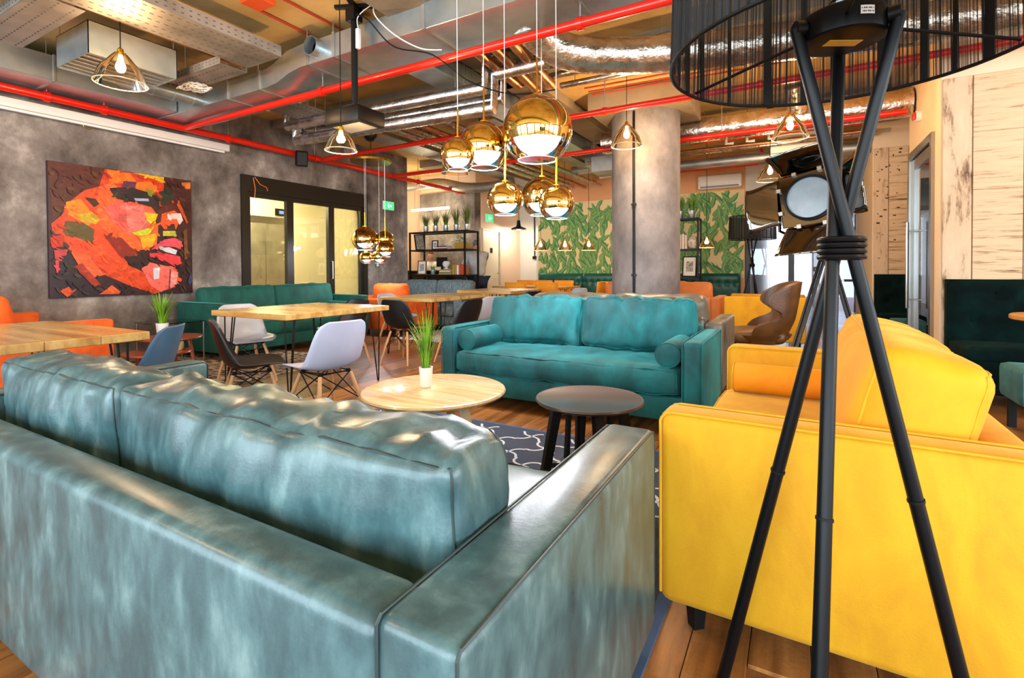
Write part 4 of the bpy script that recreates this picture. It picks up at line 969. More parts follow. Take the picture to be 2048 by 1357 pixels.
t = thing('fire_sounder', 'red and white alarm sounder above the glazed room door', 'alarm', (XD, 7.1, 2.78))
MB().lathe([(0, 0), (.06, 0), (.062, -.02), (.058, -.045), (0, -.05)], 24, axis=(1, 0, 0), cap=False).build('base', WHITEP, t); RB(-.075, -.05, -.045, .045, -.04, .04, r=.012).build('red_lens', RED, t)
# ================================================================== hanging lamps
def cone_pendant(label, x, y, zb, lit=True, power=78, scale=1.0, zc=HC):
    t = thing('cone_pendant', label, 'pendant lamp', (x, y, 0), 0, 'clear glass cone pendants')
    h, R, r = .25 * scale, .18 * scale, .055 * scale
    MB().lathe([(R, zb), (R - .004, zb + .01), (R * .82, zb + h * .40), (R * .66, zb + h * .58), (R * .60, zb + h * .62), (R * .36, zb + h * .85), (r * .7, zb + h * .97), (r * .5, zb + h)], 32, cap=False).build('glass_shade', AMBER, t)
    MB().tube([(R * math.cos(2 * PI * k / 40), R * math.sin(2 * PI * k / 40), zb) for k in range(40)], .0035, 6, closed=True).build('shade_rim', plain('rim_glass', '#f3ddb0', .15) if 'rim_glass' not in MATS else MATS['rim_glass'], t)
    MB().lathe([(0, zb + h * .9), (.022, zb + h * .9), (.022, zb + h * 1.08), (.008, zb + h * 1.15), (0, zb + h * 1.15)], 14, cap=False).build('socket', BRASS, t)
    MB().tube([(0, 0, zb + h * 1.12), (0, 0, zc - .03)], .004, 6).build('flex', BLACKM, t)
    MB().lathe([(0, zc - .045), (.035, zc - .04), (.05, zc - .001)], 16, cap=False).build('ceiling_cup', BLACKM if lit is not None else BLACKM, t)
    if lit:
        MB().lathe([(0, zb + h * .34), (.024, zb + h * .38), (.036, zb + h * .5), (.03, zb + h * .62), (.015, zb + h * .75), (.013, zb + h * .9)], 16, cap=False).build('bulb', BULBW, t)
        if power: point('bulb_light', (0, 0, zb + h * .3), power, WARM, .04, t)
    return t
cone_pendant('nearest clear cone pendant, in front of the supply box', -4.70, 1.957, 2.60, power=50)
cone_pendant('clear cone pendant glowing just below the projector', -3.215, 2.86, 2.07, scale=.70)
cone_pendant('clear cone pendant hanging left of the column conduit', -1.72, 5.75, 2.53)
cone_pendant('clear cone pendant under the large black lampshade', -.06, 6.20, 2.50)
cone_pendant('unlit clear cone pendant behind the small gold globes', -3.55, 4.9, 2.25, lit=False)
cone_pendant('amber cone pendant above the film spotlight', -.33, 8.14, 2.36, power=20)
for k, (x, y, w) in enumerate(((-4.45, 9.0, 'left'), (-4.03, 9.25, 'middle'), (-3.6, 9.45, 'right'))):
    cone_pendant('small glowing cone pendant against the leaf wallpaper, %s of three' % w, x, y, 1.47, scale=.8, power=9)
cone_pendant('glowing cone pendant beside the shelf right of the column', -1.36, 9.3, 1.46, scale=.7, power=8)
# unseen pendants of the same kind, added to light the room
cone_pendant('unseen clear cone pendant added to light the window side', -3.4, -1.4, 2.55, power=60)
cone_pendant('unseen clear cone pendant added to light the right hand side', 2.6, 1.6, 2.7, power=35)
cone_pendant('unseen clear cone pendant added to light the right booth', 2.3, 4.4, 2.6, power=30)

def mirror_globe(label, x, y, zc, R, ztop=HC, rod=.22, power=16, group='gold mirrored globes of the large cluster'):
    t = thing('globe_pendant', label, 'pendant lamp', (x, y, zc), 0, group)
    up = [(R * math.sin(a), R * math.cos(a)) for a in [math.radians(3 + 107 * k / 18) for k in range(19)]]
    MB().lathe(up[::-1], 44, cap=False).build('gold_cap', GOLD, t, smooth=80)
    lo = [(R * math.sin(a), R * math.cos(a)) for a in [math.radians(110 + 36 * k / 8) for k in range(9)]]
    MB().lathe(lo, 44, cap=False).build('clear_bowl', BOWL, t, smooth=80)
    rb = lo[-1]; MB().tube([(rb[0] * math.cos(2 * PI * k / 40), rb[0] * math.sin(2 * PI * k / 40), rb[1]) for k in range(40)], R * .018, 6, closed=True).build('bowl_rim', MATS.get('rim_cool') or plain('rim_cool', '#dfe6ff', .1), t)
    MB().lathe([(0, R * .98), (R * .16, R * .985), (R * .16, R * 1.05), (0, R * 1.06)], 20, cap=False).build('top_cap', BRASS, t)
    MB().tube([(0, 0, R * 1.04), (0, 0, R * 1.04 + rod)], .007, 8).build('rod', BRASS, t)
    MB().tube([(0, 0, R * 1.04 + rod), (0, 0, ztop - zc)], .003, 6).build('wire', WHITEP, t)
    MB().lathe([(0, -R * .42), (R * .15, -R * .38), (R * .2, -R * .22), (R * .14, -R * .05), (R * .1, R * .1)], 18, cap=False).build('bulb', BULBC, t, smooth=80)
    point('bulb_light', (0, 0, -R * .60), power, COOL, R * .2, t)
    return t
G = (('large gold mirrored globe, biggest of the cluster over the rug', -1.585, 3.16, 2.07, .245), ('medium gold mirrored globe at the upper left of the cluster', -2.046, 3.185, 2.02, .188),
     ('small gold mirrored globe at the far left of the cluster', -2.14, 2.98, 1.93, .128), ('small gold mirrored globe hanging lowest on the left of the cluster', -1.82, 3.11, 1.60, .130),
     ('small gold mirrored globe hanging lowest on the right of the cluster', -1.443, 3.17, 1.553, .125), ('gold mirrored globe hidden behind the middle of the cluster', -1.864, 3.80, 1.70, .175))
for g in G: mirror_globe(*g, ztop=3.395 if g[2] < 3.6 else 3.04, rod=.26 if g[4] > .15 else .2)
t = thing('ceiling_canopy', 'brass canopy holding the wires of the distant globe cluster', 'lamp canopy', (-6.0, 5.95, 2.84))
MB().lathe([(0, 0), (.32, 0), (.33, .03), (0, .05)], 32, cap=False).build('plate', BRASS, t); MB().tube([(0, 0, .05), (0, 0, HC - 2.841)], .01, 6).build('stem', BRASS, t)
G2 = (('largest gold globe of the distant cluster by the lobby doors', -6.14, 5.94, 1.60, .21), ('gold globe on the right of the distant cluster', -5.78, 6.03, 1.43, .145),
      ('second gold globe tucked behind the largest of the distant cluster', -5.95, 6.2, 1.60, .15), ('low small globe on the left of the distant cluster', -6.07, 5.9, 1.30, .11),
      ('low small globe in the middle of the distant cluster', -5.93, 6.05, 1.31, .12))
for g in G2: mirror_globe(*g, ztop=2.842, rod=.22, power=8, group='gold mirrored globes of the distant cluster')
# black factory pendant in the recess, strip light over the bar
t = thing('factory_pendant', 'small black enamel pendant in front of the recess', 'pendant lamp', (-6.05, 11.0, 0))
MB().lathe([(.19, 2.09), (.18, 2.12), (.06, 2.17), (.045, 2.24), (.04, 2.32), (0, 2.33)], 28, cap=False).build('shade', BLACK, t); MB().tube([(0, 0, 2.33), (0, 0, HC)], .006, 6).build('flex', BLACKM, t)
MB().lathe([(0, 2.11), (.04, 2.12), (.03, 2.17)], 14, cap=False).build('bulb', BULBW, t); point('bulb_light', (0, 0, 2.06), 30, (1, .9, .75), .05, t)
t = thing('strip_light', 'glowing strip light on wires above the bar', 'strip light', (-7.5, 9.3, 2.52))
MB().tube([(-.55, 0, 0), (.55, 0, 0)], .028, 12).build('tube', FIL, t)
for x in (-.45, .45): MB().tube([(x, 0, .02), (x, 0, HC - 2.521)], .003, 5).build('wire', BLACKM, t)
point('tube_light', (0, -.12, -.1), 30, (1, .85, .55), .1, t)
point('counter_bay_point', (-8.8, 8.8, 2.6), 25, (1, .85, .6), .2)  # bare point lamp high in the counter bay, without a fixture
point('lobby_light', (-8.1, 5.5, 2.45), 150, (1, .94, .78), .3)
# ================================================================== dining tables and shell chairs
hairpin_table('rustic oak table with hairpin legs amid the shell chairs, centre left', -4.56, -3.52, 2.56, 3.72)
hairpin_table('rustic oak table behind the black shell chair, in front of the grey fabric sofa', -4.72, -3.86, 4.80, 6.12)
hairpin_table('rustic oak table at the left edge, behind the leather sofa', -4.68, -3.30, .55, 1.50)
hairpin_table('pale oak table between the grey fabric sofa and the amber chairs', -5.0, -3.95, 6.9, 8.05)
hairpin_table('long oak table in front of the green banquette', -5.6, -3.9, 9.0, 9.75)
def face(dx, dy): return math.atan2(dx, -dy)     # chair front is local -Y
ch = shell_chair('lilac grey shell chair at the corner of the centre left table, nearest the coffee table', LILAC, (-2.90, 2.42, 0), face(-1, .12))
def chair_copy(mat, loc, rz, label):
    c = dup(ch, (loc[0], loc[1], 0), rz, label)
    for o in c.children:
        if o.name.startswith('shell'):
            o.data = o.data.copy(); o.data.materials[0] = mat
    return c
chair_copy(BLKPL, (-3.42, 2.20), face(.5, .87), 'black shell chair seen from its side in front of the centre left table')
chair_copy(GREYSH, (-4.74, 3.0), face(1, -.25), 'light grey shell chair on the far side of the centre left table')
chair_copy(BLKPL, (-4.5, 4.02), face(0, -1), 'dark shell chair tucked behind the centre left table')
chair_copy(BLUESH, (-3.62, 1.55), face(-.75, -.65), 'slate blue shell chair beside the left edge table')
chair_copy(LILAC, (-3.18, .80), face(-.4, .9), 'lilac grey shell chair hidden mostly by the leather sofa cushion')
chair_copy(BLKPL, (-4.05, 4.55), face(-.05, 1), 'black shell chair seen from behind at the second oak table')
chair_copy(BLKPL, (-3.50, 4.88), face(-1, .1), 'black shell chair on the right of the second oak table')
chair_copy(GREYSH, (-3.58, 5.45), face(-1, .2), 'grey shell chair just behind the teal sofa arm')
chair_copy(LILAC, (-4.95, 5.4), face(1, 0), 'pale shell chair between the orange armchair and the second oak table')
chair_copy(BLKPL, (-3.75, 7.0), face(-1, .4), 'black shell chair at the pale oak table')
chair_copy(GREYSH, (-3.45, 8.2), face(-.4, -1), 'light grey shell chair by the pale oak table, near the amber chairs')
chair_copy(LILAC, (-3.05, 9.0), face(-1, .4), 'lilac grey shell chair at the long table in front of the banquette')

# ================================================================== other seating
sofa('velvet_sofa', 'deep teal velvet sofa against the concrete wall under the lobby doors', (-6.42, 4.62, 0), PI / 2, 2.35, .98, TEALD, arm_h=.70, arm_w=.14, seat_h=.43, back_h=.66, cush_top=.88, cush_t=.2, bolster=True, wr=.008, seed=3, hero=True)
sofa('velvet_armchair', 'orange velvet armchair beyond the deep teal sofa', (-5.95, 6.55, 0), PI, .95, .9, ORGV, arm_h=.66, arm_w=.12, back_h=.62, ncush=1, cush_top=.86, wr=.01, seed=12, cat='armchair')
sofa('velvet_sofa', 'orange velvet sofa at the left edge below the painting', (-6.1, 1.62, 0), PI, 1.75, .95, ORGV, arm_h=.68, arm_w=.12, back_h=.66, ncush=2, cush_top=.90, wr=.01, seed=14)
sofa('fabric_sofa', 'grey woven fabric sofa in front of the bar shelf', (-6.05, 7.55, 0), 0, 2.05, .9, GREYF, arm_h=.66, arm_w=.2, back_h=.66, ncush=2, cush_top=.89, cush_t=.2, wr=.006, seed=16)
sofa('leather_sofa', 'brown grey leather sofa standing back to back with the teal one', (-1.48, 4.72, 0), PI, 1.95, .92, TANL, arm_h=.66, arm_w=.14, back_h=.70, ncush=2, cush_top=.86, cush_t=.2, wr=.012, seed=18, arm_r=.03)
sofa('velvet_sofa', 'yellow velvet sofa behind the brown wing chair', (-.38, 8.05, 0), PI / 2 + PI, .98, 1.0, YELV, arm_h=.70, arm_w=.13, back_h=.66, ncush=1, cush_top=.87, cmat=YELC, wr=.008, seed=20)
sofa('velvet_sofa', 'apricot velvet sofa partly behind the column', (-1.95, 8.35, 0), PI, 1.95, .9, PEAV, arm_h=.66, arm_w=.13, back_h=.66, ncush=2, cush_top=.88, wr=.01, seed=22)
# brown leather wing chair
t = thing('wing_chair', 'brown leather egg shaped wing chair beside the film spotlight', 'armchair', (-.34, 5.80, 0), face(-.9, -.15))
def egg(u, v):
    # u across -1..1 wraps round the sitter, v 0 bottom .. 1 top; front is local -Y
    q = u * 2 - 1; a = q * (2.0 - .5 * max(0, v - .3) - .72 * math.exp(-((v - .58) / .15) ** 2))
    R = .27 * (.85 + .25 * min(1, v * 2.5))
    z = .34 + .60 * v + (.02 * math.cos(a) if v > .9 else 0)
    return (R * math.sin(a) * 1.05, R * math.cos(a) * .92 + .10 * v, z - (.10 * (abs(q) ** 3) * v))
sh = MB().grid(egg, 25, 17).build('shell', BRNL, t, smooth=80); so = sh.modifiers.new('thick', 'SOLIDIFY'); so.thickness = .05; so.offset = 0
bv = sh.modifiers.new('round', 'BEVEL'); bv.width = .018; bv.segments = 3
f = cushion_fn(.25, .25, .06, .05, (0, .01, .03), .004, (5, 5, 5), 2); cushion(f, (12, 12, 5)).build('seat_cushion', BRNL, t, loc=(0, -.02, .40), smooth=70)
MB().lathe([(.0, .32), (.16, .32), (.28, .37), (.31, .42), (0, .43)], 24, cap=False).build('underbody', BRNL, t)
MB().tube([(0, 0, .04), (0, 0, .33)], .025, 12).build('stem', STEEL, t)
for k in range(4):
    a = PI / 4 + k * PI / 2; MB().tube([(0, 0, .06), (.33 * math.cos(a), .33 * math.sin(a), .012)], [.022, .012], 8).build('foot', STEEL, t)

# nest of low tables with plant, below the painting
t = thing('nesting_table', 'taller reddish wood side table carrying the small potted plant', 'table', (-5.40, 2.62, 0), .3)
MB().lathe([(0, .428), (.28, .428), (.29, .438), (.285, .448), (0, .45)], 36, cap=False).build('tabletop', WALN, t)
for k in range(3):
    a = k * 2.094 + .4; d = V(math.cos(a), math.sin(a), 0); MB().tube([d * .18 + V(0, 0, .428), d * .25], [.02, .014], 8).build('leg', WALN, t)
t = thing('nesting_table', 'lower reddish wood side table pushed under the taller one', 'table', (-5.20, 2.42, 0), .3)
MB().lathe([(0, .325), (.27, .325), (.28, .335), (.275, .345), (0, .347)], 36, cap=False).build('tabletop', WALN, t)
for k in range(3):
    a = k * 2.094 + 1.4; d = V(math.cos(a), math.sin(a), 0); MB().tube([d * .15 + V(0, 0, .325), d * .21], [.02, .014], 8).build('leg', WALN, t)
grass_plant('potted_plant', 'small spiky plant in a white pot below the painting', 'plant', (-5.38, 2.55, .451), .055, .14, POT, 60, .34, .16, LEAF1, 8, bw=.009, droop=.2)
t = thing('glass_candle', 'mottled glass candle holder on the lower reddish table', 'candle holder', (-5.12, 2.55, .348)); MB().lathe([(0, 0), (.05, 0), (.06, .03), (.055, .075), (.045, .08), (.045, .07), (0, .06)], 20, cap=False).build('cup', noisy('mottled_cup', ['#6e5a30', '#d8c89a'], (60, 60, 60), .3), t)
t = thing('glass_side_table', 'small glass topped metal table next to the deep teal sofa', 'table', (-6.35, 3.1, 0))
RB(-.26, .26, -.26, .26, .50, .51, r=.003, seg=1).build('glass_top', glass('green_glass_top', '#b8d8c8', .15), t, smooth=0)
for sx in (-1, 1):
    for sy in (-1, 1): MB().tube([(sx * .24, sy * .24, 0), (sx * .24, sy * .24, .50)], .009, 6).build('leg', STEEL, t)
tag(RB(-6.9, -4.72, 2.1, 4.4, .0005, .010, r=.003, seg=1).build('patterned_rug', RUG2, smooth=0), 'beige and black patterned rug below the painting', 'rug')
tag(RB(-5.6, -3.6, 6.0, 8.2, .0005, .010, r=.003, seg=1).build('pale_rug', RUG3, smooth=0), 'pale rug with pink flecks under the second oak table', 'rug')

# ================================================================== painting
t = thing('painting', 'large square canvas of a face in red and orange strokes', 'painting', (XW + .004, 0, 0))
PY0, PY1, PZ0, PZ1 = 2.21, 3.67, .81, 2.29
B(0, .04, PY0, PY1, PZ0, PZ1).build('canvas_edge', plain('canvas_plum', '#33101c', .6), t, smooth=0)
def pc(x, y):
    u = (x - 278) / 846.0; top = 65 + (x - 275) * .148; bot = 880 - (x - 285) * .0475; v = (y - top) / (bot - top)
    return max(.002, min(.998, u)), max(.002, min(.998, v))
strokes = [
 ('#2a0d18', [(278, 65), (1120, 190), (1128, 840), (285, 880)]), ('#4a140e', [(278, 66), (600, 113), (560, 250), (440, 260), (300, 420)]), ('#1c0a1c', [(285, 600), (420, 640), (560, 870), (290, 878)]),
 ('#c93212', [(575, 112), (760, 140), (930, 165), (935, 200), (1050, 230), (1100, 330), (1060, 400), (900, 330), (600, 260), (540, 220)]), ('#3b0f12', [(940, 165), (1118, 190), (1125, 560), (1050, 450), (1010, 330), (930, 240)]),
 ('#e2461a', [(460, 240), (600, 200), (560, 420), (640, 520), (700, 680), (880, 760), (1000, 690), (1030, 760), (1000, 810), (860, 850), (700, 800), (520, 720), (380, 600), (330, 480), (360, 330)]),
 ('#f0602a', [(540, 220), (620, 190), (700, 300), (850, 340), (900, 400), (880, 560), (780, 610), (640, 540), (520, 420)]), ('#ef5f55', [(560, 340), (680, 300), (760, 320), (850, 360), (830, 470), (700, 490), (620, 430)]),
 ('#f2796c', [(690, 330), (790, 330), (830, 400), (800, 480), (700, 470)]), ('#e8861c', [(365, 310), (440, 290), (520, 400), (480, 450), (370, 380)]), ('#c9a320', [(420, 380), (500, 370), (540, 410), (520, 440), (440, 420)]),
 ('#5a4a20', [(360, 420), (450, 430), (510, 470), (500, 560), (420, 520), (345, 490)]), ('#d13a12', [(290, 440), (350, 380), (340, 500), (300, 500)]), ('#c02c10', [(285, 520), (350, 500), (360, 570), (290, 580)]),
 ('#f07018', [(585, 115), (720, 140), (760, 190), (640, 200), (600, 190)]), ('#f0b414', [(740, 135), (935, 165), (930, 200), (880, 180)]), ('#e8731a', [(740, 190), (850, 190), (900, 250), (830, 260), (760, 240)]),
 ('#5c2148', [(680, 185), (760, 190), (740, 240), (670, 225)]), ('#180b16', [(590, 225), (720, 220), (820, 250), (900, 280), (900, 350), (830, 320), (760, 310), (640, 290)]), ('#9fb0c8', [(740, 285), (830, 290), (835, 305), (750, 302)]),
 ('#35120e', [(460, 280), (520, 290), (540, 320), (510, 340)]), ('#16281e', [(900, 250), (980, 230), (1000, 300), (940, 340), (910, 330)]), ('#7d8c28', [(820, 240), (870, 240), (850, 280), (830, 270)]),
 ('#4d1010', [(890, 360), (940, 320), (1040, 300), (1060, 390), (1000, 380), (930, 380), (900, 470), (870, 420)]), ('#f0552a', [(915, 380), (1000, 360), (1050, 400), (1010, 470), (930, 470), (905, 440)]), ('#f4d0c4', [(980, 378), (1045, 378), (1060, 420), (1035, 445), (1015, 410), (950, 410)]),
 ('#3a0f10', [(945, 440), (1000, 440), (1005, 470), (950, 468)]), ('#e6c21c', [(800, 370), (890, 380), (860, 450), (820, 420)]), ('#c8d028', [(725, 490), (870, 450), (830, 500), (760, 512)]), ('#efa41a', [(770, 515), (890, 490), (850, 570), (790, 585)]),
 ('#c9c43a', [(920, 480), (1005, 480), (1010, 510), (920, 510)]), ('#e9485a', [(840, 590), (880, 560), (930, 530), (1000, 520), (1050, 540), (1040, 590), (1000, 575), (930, 570)]), ('#d9d4dc', [(890, 580), (960, 575), (1015, 595), (1005, 618), (940, 605)]), ('#1c0e1c', [(880, 590), (920, 600), (960, 610), (900, 605)]),
 ('#e2343c', [(830, 610), (930, 610), (1035, 630), (1040, 670), (1000, 690), (920, 650), (830, 630)]), ('#2a0d12', [(640, 600), (800, 590), (820, 640), (720, 690), (600, 560)]), ('#8a1c10', [(560, 500), (660, 520), (760, 620), (660, 640)]),
 ('#f46a5c', [(780, 700), (830, 665), (960, 690), (1020, 720), (1010, 790), (900, 840), (830, 800)]), ('#f08a80', [(960, 720), (1020, 720), (1000, 800), (965, 815)]), ('#d8d4dc', [(852, 700), (895, 695), (890, 760), (855, 765)]), ('#7a2c3c', [(960, 700), (972, 700), (960, 820), (950, 820)]),
 ('#e05a2a', [(380, 600), (470, 620), (560, 740), (480, 760), (430, 700)]), ('#a02a14', [(400, 690), (440, 670), (540, 800), (490, 800)]), ('#c23a40', [(300, 595), (370, 590), (360, 625), (325, 630), (320, 730), (310, 730)]), ('#d84a1a', [(325, 835), (370, 810), (395, 850), (360, 872)]),
 ('#d85020', [(530, 855), (600, 800), (650, 840), (640, 852)]), ('#6c3c1c', [(1060, 480), (1085, 470), (1090, 640), (1065, 650)]), ('#c8661c', [(1050, 200), (1115, 200), (1115, 240), (1060, 235)]), ('#2c3a60', [(1085, 780), (1110, 720), (1120, 770), (1100, 800)]), ('#b8431a', [(1030, 300), (1095, 430), (1085, 440), (1015, 330)]),
]
for i, (c, pts) in enumerate(strokes):
    key = 'paint_' + c[1:]
    uv = [pc(*p) for p in pts]
    if i == 0: uv = [(.001, .001), (.999, .001), (.999, .999), (.001, .999)]
    m = MB().poly([(.0404 + .0003 * i, PY0 + u * (PY1 - PY0), PZ1 - v * (PZ1 - PZ0)) for u, v in uv])
    m.build('paint_stroke', MATS.get(key) or noisy(key, [c, c, '#%02x%02x%02x' % tuple(min(255, int(int(c[k:k + 2], 16) * 1.25 + 12)) for k in (1, 3, 5))], (9, 9, 16), .4, detail=4, dist=1.0), t, smooth=0)

def inside(p, poly):
    r = False; j = len(poly) - 1
    for i in range(len(poly)):
        a, b = poly[i], poly[j]
        if (a[1] > p[1]) != (b[1] > p[1]) and p[0] < (b[0] - a[0]) * (p[1] - a[1]) / (b[1] - a[1]) + a[0]: r = not r
        j = i
    return r
PT, _nt, _b, _o = _new('painted_marks'); _a = _nt.nodes.new('ShaderNodeAttribute'); _a.attribute_name = 'Col'; _nt.links.new(_a.outputs['Color'], _b.inputs['Base Color']); _b.inputs['Roughness'].default_value = .4
mk = MB(); mc = []; rp = random.Random(21)
for k in range(330):
    x, y = rp.uniform(285, 1120), rp.uniform(90, 865); top = None
    for c, pts in strokes:
        if inside((x, y), pts): top = c
    if top is None: continue
    # the brush follows the line of the cheek, neighbours bleed into each other
    ang = math.radians(rp.choice((35, 42, 50, 28, -40)) + rp.uniform(-14, 14)); L = rp.uniform(16, 60); w = rp.uniform(3, 11); cx, sy = math.cos(ang), math.sin(ang)
    q = []
    for a, b in ((-1, -.5), (-.2, -1), (.7, -.8), (1, 0), (.6, .9), (-.3, 1), (-.9, .4)):
        q.append((x + cx * L * a * .5 - sy * w * b, y + sy * L * a * .5 + cx * w * b))
    if any(not (282 < p[0] < 1120) for p in q): continue
    g = rp.choice((.75, .85, 1.15, 1.25, 1.0)); col = rgb(top); sh_ = rp.uniform(-.02, .03)
    mc.append(tuple(max(0, min(1, col[i] * g + (sh_ if i < 2 else 0))) for i in range(3)) + (1,))
    mk.poly([(.0404 + .0003 * len(strokes) + .00001 * k, PY0 + u * (PY1 - PY0), PZ1 - v * (PZ1 - PZ0)) for u, v in (pc(*p) for p in q)])
om = mk.build('brush_mark', PT, t, smooth=0, kind='stuff')
ca = om.data.color_attributes.new('Col', 'FLOAT_COLOR', 'CORNER')
for p_, c_ in zip(om.data.polygons, mc):
    for li in p_.loop_indices: ca.data[li].color = c_

# ================================================================== film spotlight on tripod
t = thing('film_spotlight', 'chrome film spotlight with barn doors on a black tripod', 'spotlight', (.20, 4.35, 0))
hd = Matrix.Translation((-.10, -.06, 1.60)) @ Matrix.Rotation(math.radians(-14), 4, 'Z') @ Matrix.Rotation(math.radians(-7), 4, 'X') @ Matrix.Rotation(math.radians(-7), 4, 'Y')
# head axis: local -Y points to the lens
def hm(mb): return mb.xf(hd)
body = hm(MB().lathe([(0, -.34), (.10, -.335), (.17, -.30), (.20, -.24), (.20, .02), (.185, .05)], 36, axis=(0, -1, 0), cap=False)).build('lamp_body', CHROME, t, smooth=60)
for k in range(4): hm(MB().tube([(.203 * math.cos(2 * PI * q / 36), .20 - k * .05, .203 * math.sin(2 * PI * q / 36)) for q in range(36)], .006, 6, closed=True)).build('cooling_ring', CHROME, body)
fp = MB(); q = .195
hm(MB().box(-q, q, -.065, -.045, -q, q)).build('front_plate', CHROME, t, smooth=0)
hm(MB().lathe([(.150, .065), (.165, .065), (.168, .085), (.155, .092), (.150, .085), (.150, .065)], 44, axis=(0, -1, 0), cap=False)).build('lens_ring', BLACK, t)
hm(MB().lathe([(0, .082), (.08, .079), (.151, .068)], 44, axis=(0, -1, 0), cap=False)).build('lens', LENS, t)
for nm, pts in (('left', [(-q, -.07, q * .9), (-q, -.07, -q * .9), (-q - .20, -.20, -q * 1.15), (-q - .20, -.20, q * .55)]), ('right', [(q, -.07, -q * .9), (q, -.07, q * .9), (q + .16, -.26, q * 1.15), (q + .16, -.26, -q * 1.1)]),
                ('bottom', [(-q * .85, -.07, -q - .01), (q * .85, -.07, -q - .01), (q * .55, -.18, -q - .24), (-q * 1.25, -.18, -q - .22)]), ('top', [(q * .85, -.07, q), (-q * .85, -.07, q), (-q * 1.2, -.24, q + .12), (q * 1.2, -.24, q + .14)])):
    a, b, c, d = [Vector(p) for p in pts]
    def bd(u, v, a=a, b=b, c=c, d=d):
        p = (a * (1 - u) + b * u) * (1 - v) + (d * (1 - u) + c * u) * v; return p + V(0, .012 * math.sin(u * 5 + v * 2), .004 * math.sin(v * 6))
    o = hm(MB().grid(bd, 10, 10)).build('barn_door', CHROME, t, smooth=60); s_ = o.modifiers.new('sheet', 'SOLIDIFY'); s_.thickness = .003
    for w in (.25, .75):
        h_ = a * (1 - w) + b * w; hm(MB().box(h_.x - .014, h_.x + .014, h_.y - .02, h_.y + .012, h_.z - .014, h_.z + .014)).build('hinge', STEEL, o, smooth=0)
yk = MB().tube([(-.10 - .21, -.02, 1.62), (-.31, 0, 1.38), (-.2, 0, 1.32), (0, 0, 1.30), (.10, 0, 1.32), (.14, .03, 1.40), (.13, .05, 1.62)], .012, 8).build('yoke', CHROME, t)
MB().lathe([(0, 1.14), (.045, 1.14), (.05, 1.20), (.03, 1.24), (.022, 1.32), (0, 1.33)], 18, cap=False).build('tripod_head', CHROME, t)
for k, (dx, dy) in enumerate(((-.36, -.38), (.32, -.22), (.10, .45))):
    dd = V(dx, dy, 0); n_ = V(-dy, dx, 0).normalized() * .016
    for s in (-1, 1): MB().tube([V(0, 0, 1.17) + dd * .08 + n_ * s, dd * .62 + V(0, 0, .46) + n_ * s], .011, 8).build('upper_leg', BLACK, t)
    MB().tube([dd * .58 + V(0, 0, .52), dd + V(0, 0, .01)], .011, 8).build('lower_leg', BLACK, t)
    MB().tube([dd * .60 + V(0, 0, .485) - n_ * 1.6, dd * .60 + V(0, 0, .485) + n_ * 1.6], .022, 10).build('leg_clamp', CHROME, t)
MB().tube([(0, 0, .55), (0, 0, 1.16)], .014, 10).build('centre_post', BLACK, t)
# second tripod lamp, far
c = dup(L1, (-.62, 8.95, 0), 1.0, 'distant black tripod floor lamp in front of the corridor glazing')
# ================================================================== banquette, amber chairs, shelves, bar
def banquette(label, x0, x1, y, depth, back_h, mat, tuft=5, rows=2, seat_h=.45, rz=0, loc=None, name='banquette', grp=None):
    t = thing(name, label, 'bench', ((x0 + x1) / 2, y, 0), rz, grp); w = (x1 - x0) / 2
    RB(-w, w, -depth, -.12, .10, seat_h - .1, r=.01, seg=1).build('plinth', mat, t)
    f = cushion_fn(w - .002, (depth - .1) / 2, .06, .035, (0, .0, .015), .002, (4, 4, 4), 1); cushion(f, (14, 8, 4)).build('seat_cushion', mat, t, loc=(0, -.1 - (depth - .1) / 2, seat_h - .055), smooth=60)
    pts = []
    for r in range(rows):
        for k in range(tuft): pts.append((-w + 2 * w * (k + (.5 if r % 2 == 0 else .95)) / tuft, seat_h + (back_h - seat_h) * (r + .75) / (rows + .25)))
    pts = [p for p in pts if abs(p[0]) < w - .06]
    def bf(u, v):
        x = -w + 2 * w * u; z = seat_h - .08 + (back_h - seat_h + .08) * v; d = .125
        e = min(u, 1 - u) * 2 * w; ez = (1 - v) * (back_h - seat_h)
        d -= .05 * math.exp(-e / .025) + .05 * math.exp(-ez / .03)
        for px, pz in pts: d -= .045 * math.exp(-((x - px) ** 2 + (z - pz) ** 2) / .0022)
        return (x, -d, z)
    m = MB().grid(bf, 44, 18); bk = m.build('back_pad', mat, t, smooth=80)
    B(-w, w, -.075, -.001, .1, back_h - .004).build('back_board', mat, t, smooth=0)
    for px, pz in pts: MB().lathe([(0, .012), (.012, .008), (.015, 0)], 10, c=(px, -.085, pz), axis=(0, -1, 0), cap=False).build('button', mat, bk)
    for s in (-1, 1):
        for yy in (-depth + .08, -.15): B(s * (w - .08) - .02, s * (w - .08) + .02, yy - .02, yy + .02, 0, .1).build('leg', BLACKM, t, smooth=0)
    return t
bx = [-5.46, -4.32, -3.2, -2.1, -.96]
for k in range(4): banquette('green buttoned banquette under the leaf wallpaper, section %s from the recess' % ('one', 'two', 'three', 'four')[k], bx[k] + .004, bx[k + 1] - .004, 10.98, .6, .99, BENCHG, tuft=7, rows=1, seat_h=.47, grp='green banquette sections')
